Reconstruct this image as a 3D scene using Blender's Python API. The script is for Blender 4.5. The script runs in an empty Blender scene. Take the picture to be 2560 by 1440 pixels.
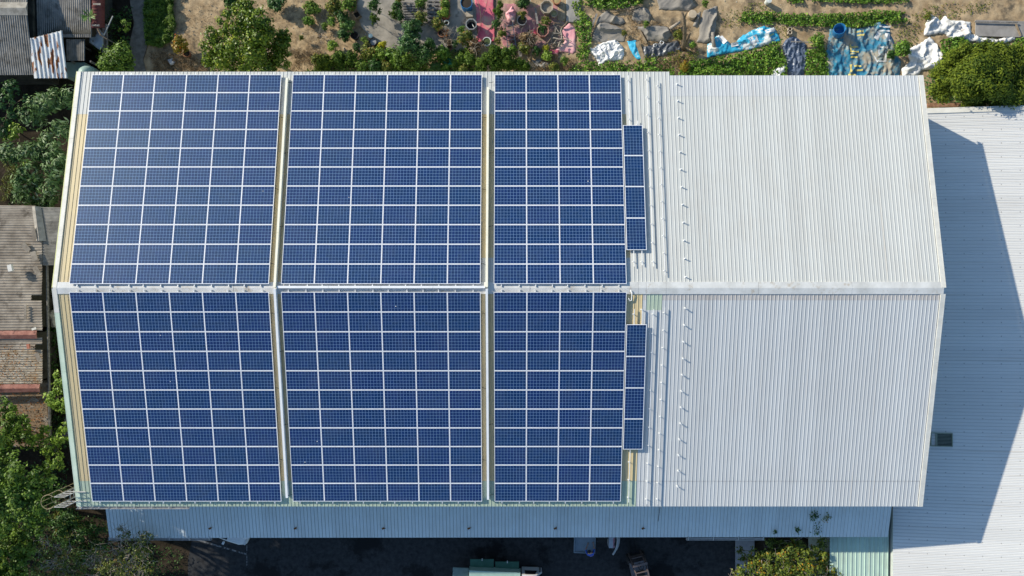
import bpy, bmesh, math, random
import numpy as np
from mathutils import Vector, Matrix, noise

random.seed(11)
RNG = np.random.default_rng(11)
scene = bpy.context.scene
COL = scene.collection
R = math.radians

# ------------------------------------------------------------------ camera
ZC = 43.3                       # drone height above the ground
F = 1707.0                      # focal length in photo pixels (24 mm on 36 mm)
cam_d = bpy.data.cameras.new("camera")
cam_d.lens = 24.0
cam_d.sensor_width = 36.0
cam_d.clip_end = 2000
cam = bpy.data.objects.new("camera", cam_d)
cam.location = (0, 0, ZC)
COL.objects.link(cam)
scene.camera = cam

def P(px, py, z=0.0):
    """photo pixel seen at height z -> world point"""
    k = (ZC - z) / F
    return Vector(((px - 1280) * k, (720 - py) * k, z))

# ------------------------------------------------------------------ light
SUN_DIR = Vector((-0.775, 0.46, 0.433)).normalized()     # towards the sun
EL = math.asin(SUN_DIR.z)
AZ = math.atan2(SUN_DIR.x, SUN_DIR.y)                      # from +Y towards +X
world = bpy.data.worlds.new("World")
scene.world = world
world.use_nodes = True
nt = world.node_tree
bg = nt.nodes["Background"]
sky = nt.nodes.new("ShaderNodeTexSky")
sky.sky_type = 'NISHITA'
sky.sun_disc = False
sky.sun_elevation = EL
sky.sun_rotation = AZ
sky.altitude = 50
sky.air_density = 1.2
sky.dust_density = 0.6
sky.ozone_density = 2.5
wbm = nt.nodes.new("ShaderNodeMix"); wbm.data_type = 'RGBA'; wbm.blend_type = 'MULTIPLY'      # daylight white balance of the drone camera
wbm.inputs[0].default_value = 1.0; wbm.inputs[7].default_value = (0.90, 1.0, 1.05, 1)
nt.links.new(sky.outputs[0], wbm.inputs[6]); nt.links.new(wbm.outputs[2], bg.inputs[0])
bg.inputs[1].default_value = 0.120
sun_d = bpy.data.lights.new("sun", 'SUN')
sun_d.energy = 4.45
sun_d.angle = R(0.53)
sun_d.color = (1.0, 0.92, 0.77)
sun = bpy.data.objects.new("sun", sun_d)
sun.rotation_euler = (-SUN_DIR).to_track_quat('-Z', 'Y').to_euler()
sun.location = (-30, 20, 60)
COL.objects.link(sun)
vs = scene.view_settings
vs.view_transform = 'Standard'
vs.look = 'None'
vs.exposure = 0.45
vs.gamma = 1.0

# ------------------------------------------------------------------ helpers
WL = {}
def reg(o, loc):
    WL[o.name] = Vector(loc)

def tag(o, label=None, cat=None, group=None, kind=None):
    if label: o["label"] = label
    if cat: o["category"] = cat
    if group: o["group"] = group
    if kind: o["kind"] = kind
    return o

def thing(name, label, cat, loc=(0, 0, 0), group=None, kind=None):
    o = bpy.data.objects.new(name, None)
    o.empty_display_size = 0.3
    COL.objects.link(o)
    o.location = loc
    reg(o, loc)
    return tag(o, label, cat, group, kind)

def frame(d, up=Vector((0, 0, 1))):
    d = Vector(d).normalized()
    a = d.cross(up)
    if a.length < 1e-4:
        a = d.cross(Vector((1, 0, 0)))
    a.normalize()
    return d, a, a.cross(d)

class MB:
    def __init__(s):
        s.v = []; s.f = []; s.m = []; s.uv = []
    def add(s, vs_, fs, mi=0):
        b = len(s.v)
        s.v += [tuple(q) for q in vs_]
        for f in fs:
            s.f.append(tuple(b + i for i in f)); s.m.append(mi)
        return s
    def box(s, c, size, mi=0, rz=0.0, mat=None, taper=1.0):
        x, y, z = size[0] / 2, size[1] / 2, size[2] / 2
        t = taper
        q = [(-x, -y, -z), (x, -y, -z), (x, y, -z), (-x, y, -z),
             (-x * t, -y * t, z), (x * t, -y * t, z), (x * t, y * t, z), (-x * t, y * t, z)]
        M = mat if mat is not None else Matrix.Rotation(rz, 4, 'Z')
        c = Vector(c)
        q = [M @ Vector(p) + c for p in q]
        return s.add(q, [(0, 3, 2, 1), (4, 5, 6, 7), (0, 1, 5, 4), (1, 2, 6, 5), (2, 3, 7, 6), (3, 0, 4, 7)], mi)
    def bar(s, a, b, w, h, mi=0, up=Vector((0, 0, 1))):
        a = Vector(a); b = Vector(b)
        d, x, u = frame(b - a, up)
        q = []
        for p in (a, b):
            for i, j in ((-1, -1), (1, -1), (1, 1), (-1, 1)):
                q.append(p + x * (i * w / 2) + u * (j * h / 2))
        return s.add(q, [(0, 1, 2, 3), (7, 6, 5, 4), (0, 4, 5, 1), (1, 5, 6, 2), (2, 6, 7, 3), (3, 7, 4, 0)], mi)
    def tube(s, pts, r, n=6, mi=0, cap=True, closed=False):
        pts = [Vector(p) for p in pts]
        rs = r if isinstance(r, (list, tuple)) else [r] * len(pts)
        q = []; k = len(pts)
        up = Vector((0.13, 0.21, 0.97))
        for i, p in enumerate(pts):
            if closed:
                d = pts[(i + 1) % k] - pts[i - 1]
            else:
                d = pts[min(i + 1, k - 1)] - pts[max(i - 1, 0)]
            _, a, u = frame(d, up)
            for j in range(n):
                t = 2 * math.pi * j / n
                q.append(p + a * (math.cos(t) * rs[i]) + u * (math.sin(t) * rs[i]))
        fs = []
        for i in range(k if closed else k - 1):
            i2 = (i + 1) % k
            for j in range(n):
                j2 = (j + 1) % n
                fs.append((i * n + j, i * n + j2, i2 * n + j2, i2 * n + j))
        if cap and not closed:
            fs.append(tuple(range(n))[::-1]); fs.append(tuple((k - 1) * n + j for j in range(n)))
        return s.add(q, fs, mi)
    def lathe(s, c, prof, n=16, mi=0, sx=1.0, sy=1.0, rot=0.0, M=None, phase=0.0):
        q = []; c = Vector(c)
        for r, z in prof:
            for j in range(n):
                t = 2 * math.pi * j / n + phase
                x, y = r * math.cos(t) * sx, r * math.sin(t) * sy
                p = Vector((x * math.cos(rot) - y * math.sin(rot), x * math.sin(rot) + y * math.cos(rot), z))
                if M is not None: p = M @ p
                q.append(c + p)
        fs = []
        for i in range(len(prof) - 1):
            for j in range(n):
                j2 = (j + 1) % n
                fs.append((i * n + j, i * n + j2, (i + 1) * n + j2, (i + 1) * n + j))
        return s.add(q, fs, mi)
    def prism(s, poly, z0, z1, mi=0):
        n = len(poly)
        q = [(p[0], p[1], z0) for p in poly] + [(p[0], p[1], z1) for p in poly]
        fs = [tuple(range(n))[::-1], tuple(range(n, 2 * n))]
        for i in range(n):
            j = (i + 1) % n
            fs.append((i, j, n + j, n + i))
        return s.add(q, fs, mi)
    def loft(s, secs, mi=0, cap=True):
        n = len(secs[0]); q = [p for sec in secs for p in sec]; fs = []
        for i in range(len(secs) - 1):
            for j in range(n):
                j2 = (j + 1) % n
                fs.append((i * n + j, i * n + j2, (i + 1) * n + j2, (i + 1) * n + j))
        if cap:
            fs.append(tuple(range(n))[::-1]); fs.append(tuple((len(secs) - 1) * n + j for j in range(n)))
        return s.add(q, fs, mi)
    def corr4(s, A, B, C, D, pitch, amp, mi=0, prof='sine', nu=1, mifun=None, sag=0.0):
        """corrugated sheet on the bilinear patch; ribs run A->B, repeat A->D"""
        A, B, C, D = map(Vector, (A, B, C, D))
        W = (D - A).length
        n = max(1, round(W / pitch))
        if prof == 'sine':
            pr = [(0, 0), (.25, .7), (.5, 1), (.75, .7)]
        else:
            pr = [(0, 0), (.66, 0), (.705, 1), (.835, 1), (.87, 0)]
        ts = [((i + a) / n, h) for i in range(n) for a, h in pr] + [(1.0, 0)]
        base = len(s.v); m = len(ts)
        for iu in range(nu + 1):
            u = iu / nu
            for t, h in ts:
                p = A * (1 - u) * (1 - t) + B * u * (1 - t) + C * u * t + D * (1 - u) * t
                dz = h * amp
                if sag: dz += sag * noise.noise(Vector((p.x * .7, p.y * .7, 3.3)))
                s.v.append((p.x, p.y, p.z + dz))
        for iu in range(nu):
            for j in range(m - 1):
                a = base + iu * m + j
                s.f.append((a, a + m, a + m + 1, a + 1)); s.m.append(mi)
        return s
    def build(s, name, mats, parent=None, loc=None, smooth=False, local=False, solid=0.0):
        me = bpy.data.meshes.new(name)
        o = bpy.data.objects.new(name, me)
        if not isinstance(mats, (list, tuple)): mats = [mats]
        off = Vector((0, 0, 0))
        if parent is not None and not local:
            off = WL[parent.name].copy()
        if parent is None and loc is None and s.v:
            a = np.array(s.v)
            loc = ((a[:, 0].min() + a[:, 0].max()) / 2, (a[:, 1].min() + a[:, 1].max()) / 2, a[:, 2].min())
        if loc is None: loc = (0, 0, 0)
        lo = Vector(loc) if parent is None else Vector((0, 0, 0))
        t = off + lo
        me.from_pydata([(p[0] - t.x, p[1] - t.y, p[2] - t.z) for p in s.v], [], s.f)
        for m in mats: me.materials.append(m)
        me.polygons.foreach_set("material_index", s.m)
        if smooth: me.polygons.foreach_set("use_smooth", [True] * len(s.f))
        me.update()
        COL.objects.link(o)
        o.location = lo
        if parent is not None: o.parent = parent
        reg(o, t)
        if solid:
            md = o.modifiers.new("solid", 'SOLIDIFY'); md.thickness = solid; md.offset = -1
        return o

# ------------------------------------------------------------------ materials
def new_mat(name):
    m = bpy.data.materials.new(name); m.use_nodes = True
    n = m.node_tree
    return m, n, n.nodes["Principled BSDF"], n.nodes.new

def setspec(b, v):
    b.inputs["Specular IOR Level"].default_value = v

def noise_mat(name, c1, c2, scale=3.0, rough=0.7, spec=0.3, metal=0.0, detail=6, bump=0.0, bscale=None,
              lo=0.35, hi=0.65, stretch=None, c3=None, c3scale=1.0, c3lo=.55, c3hi=.62, objrand=0.0):
    m, t, b, N = new_mat(name)
    tc = N("ShaderNodeTexCoord")
    src = tc.outputs["Object"]
    if stretch:
        mp = N("ShaderNodeMapping"); mp.inputs["Scale"].default_value = stretch
        t.links.new(src, mp.inputs[0]); src = mp.outputs[0]
    nz = N("ShaderNodeTexNoise"); nz.inputs["Scale"].default_value = scale; nz.inputs["Detail"].default_value = detail
    nz.inputs["Roughness"].default_value = .65
    t.links.new(src, nz.inputs["Vector"])
    rp = N("ShaderNodeValToRGB")
    rp.color_ramp.elements[0].position = lo; rp.color_ramp.elements[1].position = hi
    rp.color_ramp.elements[0].color = (*c1, 1); rp.color_ramp.elements[1].color = (*c2, 1)
    t.links.new(nz.outputs[0], rp.inputs[0])
    outc = rp.outputs[0]
    if c3 is not None:
        n3 = N("ShaderNodeTexNoise"); n3.inputs["Scale"].default_value = c3scale; n3.inputs["Detail"].default_value = 8
        n3.inputs["Roughness"].default_value = .7
        t.links.new(tc.outputs["Object"] if not stretch else src, n3.inputs["Vector"])
        mr = N("ShaderNodeMapRange"); mr.inputs[1].default_value = c3lo; mr.inputs[2].default_value = c3hi
        t.links.new(n3.outputs[0], mr.inputs[0])
        mx = N("ShaderNodeMix"); mx.data_type = 'RGBA'
        t.links.new(mr.outputs[0], mx.inputs[0]); t.links.new(outc, mx.inputs[6])
        mx.inputs[7].default_value = (*c3, 1)
        outc = mx.outputs[2]
    t.links.new(outc, b.inputs["Base Color"])
    b.inputs["Roughness"].default_value = rough
    b.inputs["Metallic"].default_value = metal
    setspec(b, spec)
    if bump:
        nb = N("ShaderNodeTexNoise"); nb.inputs["Scale"].default_value = bscale or scale * 3; nb.inputs["Detail"].default_value = 8
        t.links.new(tc.outputs["Object"], nb.inputs["Vector"])
        bp = N("ShaderNodeBump"); bp.inputs["Strength"].default_value = 1.0; bp.inputs["Distance"].default_value = bump
        t.links.new(nb.outputs[0], bp.inputs["Height"]); t.links.new(bp.outputs[0], b.inputs["Normal"])
    return m

def plain(name, c, rough=.6, metal=0.0, spec=.4, var=.12, scale=6):
    return noise_mat(name, tuple(v * (1 - var) for v in c), tuple(min(1, v * (1 + var)) for v in c), scale, rough, spec, metal)

def leaf_mat(name, ca, cb, cc=None, rough=.5, spec=.25, trans=.17):
    m, t, b, N = new_mat(name)
    at = N("ShaderNodeAttribute"); at.attribute_name = "tint"
    rp = N("ShaderNodeValToRGB")
    e = rp.color_ramp.elements
    e[0].color = (*ca, 1); e[1].color = (*cb, 1); e[0].position = 0.1; e[1].position = .85
    if cc:
        x = e.new(.97); x.color = (*cc, 1)
    t.links.new(at.outputs["Fac"], rp.inputs[0])
    t.links.new(rp.outputs[0], b.inputs["Base Color"])
    b.inputs["Roughness"].default_value = rough; setspec(b, spec)
    tr = N("ShaderNodeBsdfTranslucent"); t.links.new(rp.outputs[0], tr.inputs[0])
    mx = N("ShaderNodeMixShader"); mx.inputs[0].default_value = trans
    t.links.new(b.outputs[0], mx.inputs[1]); t.links.new(tr.outputs[0], mx.inputs[2])
    t.links.new(mx.outputs[0], t.nodes["Material Output"].inputs[0])
    return m

LEAF = dict(
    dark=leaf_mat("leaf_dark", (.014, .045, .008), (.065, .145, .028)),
    glossy=leaf_mat("leaf_glossy", (.014, .05, .012), (.085, .18, .045), rough=.42, spec=.3),
    mid=leaf_mat("leaf_mid", (.03, .075, .008), (.165, .26, .03)),
    lime=leaf_mat("leaf_lime", (.09, .17, .015), (.27, .38, .05)),
    olive=leaf_mat("leaf_olive", (.04, .065, .008), (.20, .23, .034), (.26, .16, .03)),
    tree=leaf_mat("leaf_tree", (.03, .07, .005), (.165, .245, .02), (.34, .36, .04), rough=.4),
    grey=leaf_mat("leaf_grey", (.03, .078, .018), (.155, .255, .078), (.36, .45, .24), rough=.5, spec=.3, trans=.25),
    yellow=leaf_mat("leaf_yellow", (.22, .24, .01), (.55, .50, .03)),
    orange=leaf_mat("leaf_orange", (.12, .12, .01), (.32, .22, .02), (.45, .10, .01)),
    conifer=leaf_mat("leaf_conifer", (.014, .042, .005), (.085, .14, .014), rough=.7, spec=.15, trans=.12),
    cypress=leaf_mat("leaf_cypress", (.022, .048, .005), (.155, .20, .018), rough=.65, spec=.15, trans=.12),
    dry=leaf_mat("leaf_dry", (.07, .045, .025), (.28, .19, .10), (.40, .31, .20), rough=.8, spec=.1, trans=.1),
    brown=leaf_mat("leaf_brown", (.10, .04, .015), (.34, .13, .03), (.45, .22, .08), rough=.8, spec=.1, trans=.15),
    vine=leaf_mat("leaf_vine", (.035, .095, .008), (.165, .30, .035), (.28, .37, .05)),
    creeper=leaf_mat("leaf_creeper", (.035, .065, .010), (.19, .235, .03), (.40, .20, .02)),
    fern=leaf_mat("leaf_feathery", (.08, .17, .03), (.18, .30, .07)),
)
BARK = noise_mat("bark", (.10, .075, .05), (.24, .19, .14), 9, .85, .1, bump=.01)
PALEBARK = noise_mat("bark_pale", (.22, .18, .14), (.42, .37, .31), 9, .85, .1)
WOOD = noise_mat("weathered_wood", (.16, .115, .07), (.34, .26, .17), 5, .8, .15, stretch=(1, 1, 1))
GREYWOOD = noise_mat("grey_wood", (.11, .105, .10), (.27, .25, .23), 6, .8, .15)

# ------------------------------------------------------------------ leaf meshes
def leaf_mesh(name, pts, nrm, L, W, mat, parent=None, axis=None, jit=.35, tint=None, kind=None):
    pts = np.asarray(pts, float); n = len(pts)
    nrm = np.asarray(nrm, float)
    nrm = nrm / (np.linalg.norm(nrm, axis=1, keepdims=True) + 1e-9)
    rnd = RNG.normal(size=(n, 3)) if axis is None else np.asarray(axis, float) + RNG.normal(size=(n, 3)) * jit
    d = rnd - nrm * (rnd * nrm).sum(1, keepdims=True)
    d /= (np.linalg.norm(d, axis=1, keepdims=True) + 1e-9)
    s = np.cross(d, nrm)
    l = (L * RNG.uniform(.65, 1.3, n))[:, None]; w = (W * RNG.uniform(.7, 1.25, n))[:, None]
    lift = nrm * (l * RNG.uniform(-.12, .18, n)[:, None])
    v = np.empty((n, 4, 3))
    v[:, 0] = pts - d * l * .5
    v[:, 1] = pts - d * l * .05 + s * w * .5 + lift
    v[:, 2] = pts + d * l * .5
    v[:, 3] = pts - d * l * .05 - s * w * .5 + lift
    off = WL[parent.name] if parent is not None else Vector((pts[:, 0].mean(), pts[:, 1].mean(), pts[:, 2].min()))
    v -= np.array(off)
    me = bpy.data.meshes.new(name)
    me.vertices.add(n * 4); me.vertices.foreach_set("co", v.reshape(-1))
    me.loops.add(n * 4); me.loops.foreach_set("vertex_index", np.arange(n * 4, dtype=np.int32))
    me.polygons.add(n); me.polygons.foreach_set("loop_start", np.arange(0, n * 4, 4, dtype=np.int32))
    me.polygons.foreach_set("loop_total", np.full(n, 4, dtype=np.int32))
    me.update(calc_edges=True)
    a = me.attributes.new("tint", 'FLOAT', 'FACE')
    if tint is None: tint = RNG.uniform(0, 1, n)
    a.data.foreach_set("value", np.clip(tint, 0, 1).astype(np.float32))
    me.materials.append(mat)
    o = bpy.data.objects.new(name, me); COL.objects.link(o)
    if parent is not None: o.parent = parent; reg(o, off)
    else: o.location = off; reg(o, off)
    return o

def crown_points(blobs, L, W, cover=4.0, clump=.28, rough=.3, low=-.35, upw=.55, seed=0, per=14):
    P_, N_, T_ = [], [], []
    for (cx, cy, cz, rx, ry, rz) in blobs:
        area = math.pi * rx * ry
        n = int(cover * area / (L * W * .5)); n = max(n, 12)
        k = max(3, n // per)
        d = RNG.normal(size=(k, 3)); d /= np.linalg.norm(d, axis=1, keepdims=True)
        d[:, 2] = np.where(d[:, 2] < low, -d[:, 2] * .6, d[:, 2])
        rr = RNG.uniform(.45, 1.0, k) ** .6
        rr *= 1 + rough * np.array([noise.noise(Vector(q * 1.7) + Vector((cx, cy, seed))) for q in d])
        cc = d * rr[:, None] * np.array([rx, ry, rz]) + np.array([cx, cy, cz])
        ctint = RNG.uniform(-.25, .25, k)
        m = n // k
        rc = clump * min(rx, ry)
        rc = max(rc, L * .8)
        off = RNG.normal(size=(k, m, 3)) * rc * .55
        off[:, :, 2] *= .6
        pts = (cc[:, None, :] + off).reshape(-1, 3)
        nn = (d[:, None, :] * .7 + off / (rc + 1e-6) * .7 + np.array([0, 0, upw]) + RNG.normal(size=(k, m, 3)) * .45).reshape(-1, 3)
        tt = (RNG.uniform(.1, .9, (k, m)) + ctint[:, None]).reshape(-1)
        P_.append(pts); N_.append(nn); T_.append(tt)
    P_ = np.concatenate(P_); N_ = np.concatenate(N_); T_ = np.concatenate(T_)
    keep = P_[:, 2] > .03
    return P_[keep], N_[keep], T_[keep]

def limb(mb, a, b, r0, r1, wob=.12, n=5, seed=0):
    a = Vector(a); b = Vector(b); L = (b - a).length
    pts = []
    for i in range(n + 1):
        t = i / n
        p = a.lerp(b, t)
        k = math.sin(t * math.pi) * wob * L
        p += Vector((noise.noise(Vector((seed, t * 2, 1.3))), noise.noise(Vector((seed, t * 2, 7.1))), .4 * noise.noise(Vector((seed, t * 2, 4.1))))) * k * 2
        pts.append(p)
    mb.tube(pts, [r0 + (r1 - r0) * i / n for i in range(n + 1)], 6)
    return pts

def tree(name, label, cat, base, blobs, kind, L=.16, W=.09, cover=4.0, trunk_r=.09, group=None, clump=.28, rough=.3, bark=None,
         twigs=0, twig_mat=None, parts=('trunk', 'crown'), upw=.55, per=14, split=0):
    if split:
        nb_ = []
        for b in blobs:
            nb_.append((b[0], b[1], b[2] - .12 * b[5], b[3] * .62, b[4] * .62, b[5] * .6))
            for i in range(split):
                a = 2 * math.pi * (i + random.random() * .7) / split; e = random.uniform(.05, .9)
                ce = math.cos(e); k = random.uniform(.34, .52)
                nb_.append((b[0] + math.cos(a) * ce * b[3] * .78, b[1] + math.sin(a) * ce * b[4] * .78, b[2] + math.sin(e) * b[5] * .75, b[3] * k, b[4] * k, b[5] * k))
        leafb = nb_
    else: leafb = blobs
    t = thing(name, label, cat, base, group)
    mb = MB(); base = Vector(base)
    top = Vector((np.mean([b[0] for b in blobs]), np.mean([b[1] for b in blobs]), np.mean([b[2] for b in blobs])))
    fork = base.lerp(top, .45)
    limb(mb, base - Vector((0, 0, .05)), fork, trunk_r, trunk_r * .8, .08, seed=base.x)
    for i, b in enumerate(blobs):
        c = Vector(b[:3])
        limb(mb, fork, c, trunk_r * .65, trunk_r * .2, .12, seed=base.x + i)
        for j in range(3):
            e = c + Vector((random.uniform(-1, 1) * b[3], random.uniform(-1, 1) * b[4], random.uniform(-.2, .9) * b[5])) * .75
            limb(mb, c, e, trunk_r * .25, trunk_r * .06, .15, 4, seed=i * 3.1 + j)
    mb.build(parts[0], bark or BARK, t, smooth=True)
    if twigs:
        mt = MB()
        for i in range(twigs):
            b = random.choice(blobs); c = Vector(b[:3])
            d = Vector((random.gauss(0, 1), random.gauss(0, 1), random.uniform(.1, .8))).normalized()
            s_ = c + Vector((d.x * b[3], d.y * b[4], d.z * b[5])) * .4
            e = c + Vector((d.x * b[3], d.y * b[4], d.z * b[5])) * random.uniform(.95, 1.35)
            pts = limb(mt, s_, e, .02, .007, .25, 5, seed=i * 1.7)
            for j in range(2):
                q = pts[random.randint(2, 4)]
                limb(mt, q, q + Vector((random.gauss(0, .35), random.gauss(0, .35), random.uniform(0, .3))), .01, .004, .2, 3, seed=i + j * 9.1)
        mt.build("twigs", twig_mat or PALEBARK, t, smooth=True)
    pts, nn, tt = crown_points(leafb, L, W, cover, clump, rough, seed=base.y, upw=upw, per=per)
    leaf_mesh(parts[1], pts, nn, L, W, LEAF[kind], t, tint=tt)
    return t

def shrub(px, py, r, h, kind, label, name='shrub', cat='shrub', group=None, L=None, W=None, cover=3.6, n=None, twigs=0, sq=1.0, z0=.03, lean=1.0):
    """a garden plant: several blobs of leaves around a centre seen at px,py"""
    rm = r * 0.0245
    c = P(px, py, z0 + h * .55)
    L = L or min(.17, max(.08, rm * .34)); W = W or L * .5
    n = n or (3 if rm < .3 else 5)
    bl = []
    for i in range(n):
        a = 2 * math.pi * (i + random.random() * .6) / n
        q = .42 * rm
        rr = rm * random.uniform(.5, .68)
        bl.append((c.x + math.cos(a) * q * sq, c.y + math.sin(a) * q, z0 + h * random.uniform(.45, .72), rr * sq, rr, h * .38))
    bl.append((c.x, c.y, z0 + h * .72, rm * .55, rm * .55, h * .34))
    return tree(name, label, cat, (c.x, c.y, z0), bl, kind, L, W, cover, max(.012, rm * .05), group, clump=.34, rough=.45, twigs=twigs,
                parts=('stem', 'foliage'))

def in_poly(x, y, poly):
    x = np.asarray(x); y = np.asarray(y); c = np.zeros(x.shape, bool); n = len(poly)
    for i in range(n):
        x1, y1 = poly[i]; x2, y2 = poly[(i + 1) % n]
        if y1 == y2: continue
        k = ((y1 > y) != (y2 > y)) & (x < (x2 - x1) * (y - y1) / (y2 - y1) + x1)
        c ^= k
    return c

def wpoly(pp, z=0.0):
    return [tuple(P(a, b, z)[:2]) for a, b in pp]

def scatter(poly, dens):
    a = np.array(poly); lo = a.min(0); hi = a.max(0)
    n = int(dens * (hi[0] - lo[0]) * (hi[1] - lo[1]))
    x = RNG.uniform(lo[0], hi[0], n); y = RNG.uniform(lo[1], hi[1], n)
    k = in_poly(x, y, poly)
    return x[k], y[k]

def ground_cover(name, label, cat, pp, kind, h=.25, L=.13, W=.09, dens=170, edge=.6, seed=1.0, kindtag='stuff', gap=.0, fs=1.1):
    poly = wpoly(pp, h * .5)
    x, y = scatter(poly, dens)
    f = np.array([noise.noise(Vector((a * fs, b * fs, seed))) for a, b in zip(x, y)])
    f2 = np.array([noise.noise(Vector((a * 3.1, b * 3.1, seed + 5))) for a, b in zip(x, y)])
    pa_ = np.array(poly); dm_ = np.full(len(x), 9.0)
    for i_ in range(len(pa_)):
        a_, b_ = pa_[i_], pa_[(i_ + 1) % len(pa_)]; d_ = b_ - a_; l2 = max((d_ ** 2).sum(), 1e-9)
        tt_ = np.clip(((x - a_[0]) * d_[0] + (y - a_[1]) * d_[1]) / l2, 0, 1)
        dm_ = np.minimum(dm_, np.hypot(x - a_[0] - d_[0] * tt_, y - a_[1] - d_[1] * tt_))
    k = (f * edge + f2 * .35 + RNG.normal(size=len(x)) * .12 - np.clip(.35 - dm_, 0, .35) * 1.1) > gap - .28
    x, y, f, f2 = x[k], y[k], f[k], f2[k]
    hh = h * (.55 + .6 * np.clip(f + .3, 0, 1) + .5 * f2)
    z = .03 + np.clip(hh, .04, None) * RNG.uniform(.25, 1.0, len(x)) ** .6
    nn = RNG.normal(size=(len(x), 3)) * .5 + np.array([0, 0, .8])
    o = leaf_mesh(name, np.stack([x, y, z], 1), nn, L, W, LEAF[kind], tint=RNG.uniform(0, 1, len(x)) * .8 + f2 * .35 + .08)
    return tag(o, label, cat, None, kindtag)

# ------------------------------------------------------------------ cloth
def cloth_fn(amp, sc, seed, ang=0.0, aniso=1.0, fold=2.5, crisp=1.0):
    ca, sa = math.cos(ang), math.sin(ang)
    def h(x, y):
        u = (x * ca + y * sa); v = (-x * sa + y * ca) * aniso
        q = Vector((u * sc, v * sc, seed))
        a = max(0, 1 - abs(noise.noise(q)) * 2.6) ** fold
        b = max(0, 1 - abs(noise.noise(q * 2.1 + Vector((3, 1, 2)))) * 2.4) ** 2
        c = max(0, 1 - abs(noise.noise(q * 4.7 + Vector((1, 7, 2)))) * 2.2) ** 2
        d = noise.noise(q * .55 + Vector((9, 2, 5)))
        return amp * (.50 * a + crisp * (.25 * b + .13 * c) + .18 * d + .10)
    return h

def cloth(name, label, cat, pp, mat, z0=.05, amp=.14, sc=1.4, seed=0., ang=0., aniso=1., cell=.075, group=None, edge_soft=False, fold=2.5, crisp=1.0):
    poly = wpoly(pp, z0 + amp * .5)
    a = np.array(poly); lo = a.min(0) - cell; hi = a.max(0) + cell
    nx = int((hi[0] - lo[0]) / cell) + 1; ny = int((hi[1] - lo[1]) / cell) + 1
    h = cloth_fn(amp, sc, seed, ang, aniso, fold, crisp)
    idx = {}; mb = MB()
    segs = [(Vector((*poly[i], 0)), Vector((*poly[(i + 1) % len(poly)], 0))) for i in range(len(poly))]
    def near(p):
        best = None
        for s, e in segs:
            d = e - s; t = max(0, min(1, (p - s).dot(d) / max(d.length_squared, 1e-9)))
            q = s + d * t
            if best is None or (p - q).length < best[0]: best = ((p - q).length, q)
        return best
    gx, gy = np.meshgrid(lo[0] + cell * np.arange(nx), lo[1] + cell * np.arange(ny), indexing='ij')
    ins = in_poly(gx + cell * .5, gy + cell * .5, poly)
    def vid(i, j):
        if (i, j) not in idx:
            p = Vector((gx[i, j], gy[i, j], 0))
            dist, q = near(p)
            inside = bool(in_poly(np.array([p.x]), np.array([p.y]), poly)[0])
            if not inside or dist < cell * .5: p = q; dist = 0
            e = min(1, dist / (.30 if edge_soft else .14))
            z = z0 + h(p.x, p.y) * (.06 + .94 * e)
            idx[(i, j)] = len(mb.v)
            mb.v.append((p.x + .05 * noise.noise(Vector((p.x * 4, p.y * 4, 2))), p.y + .05 * noise.noise(Vector((p.x * 4, p.y * 4, 8))), z))
        return idx[(i, j)]
    for i in range(nx):
        for j in range(ny):
            if ins[i, j]:
                mb.f.append((vid(i, j), vid(i + 1, j), vid(i + 1, j + 1), vid(i, j + 1))); mb.m.append(0)
    o = mb.build(name, mat, smooth=True, solid=.006)
    tag(o, label, cat, group)
    return o, (lambda x, y: z0 + h(x, y))

def patch_on(name, parent, hf, cx, cy, w, l, rot, mat, lift=.022, step=.09):
    """a printed mark lying on a cloth"""
    mb = MB(); nx = max(1, int(w / step)); ny = max(1, int(l / step)); ids = []
    for i in range(nx + 1):
        for j in range(ny + 1):
            u = (i / nx - .5) * w; v = (j / ny - .5) * l
            x = cx + u * math.cos(rot) - v * math.sin(rot); y = cy + u * math.sin(rot) + v * math.cos(rot)
            mb.v.append((x, y, hf(x, y) + lift))
    for i in range(nx):
        for j in range(ny):
            a = i * (ny + 1) + j
            mb.f.append((a, a + ny + 1, a + ny + 2, a + 1)); mb.m.append(0)
    return mb.build(name, mat, parent, smooth=True)

ORD = ["zeroth", "first", "second", "third", "fourth", "fifth", "sixth", "seventh", "eighth", "ninth", "tenth", "eleventh",
       "twelfth", "thirteenth", "fourteenth", "fifteenth", "sixteenth", "seventeenth", "eighteenth"]

# ================================================================== MAIN HALL
XL, XR = -23.13, 21.82
YN, YN2, YS = 11.50, 11.29, -11.62
ZR, ZE = 8.95, 7.0
SL = (ZR - ZE) / 11.5
ANG = math.atan(SL)
def roof_z(y): return ZR - SL * abs(y)

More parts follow.
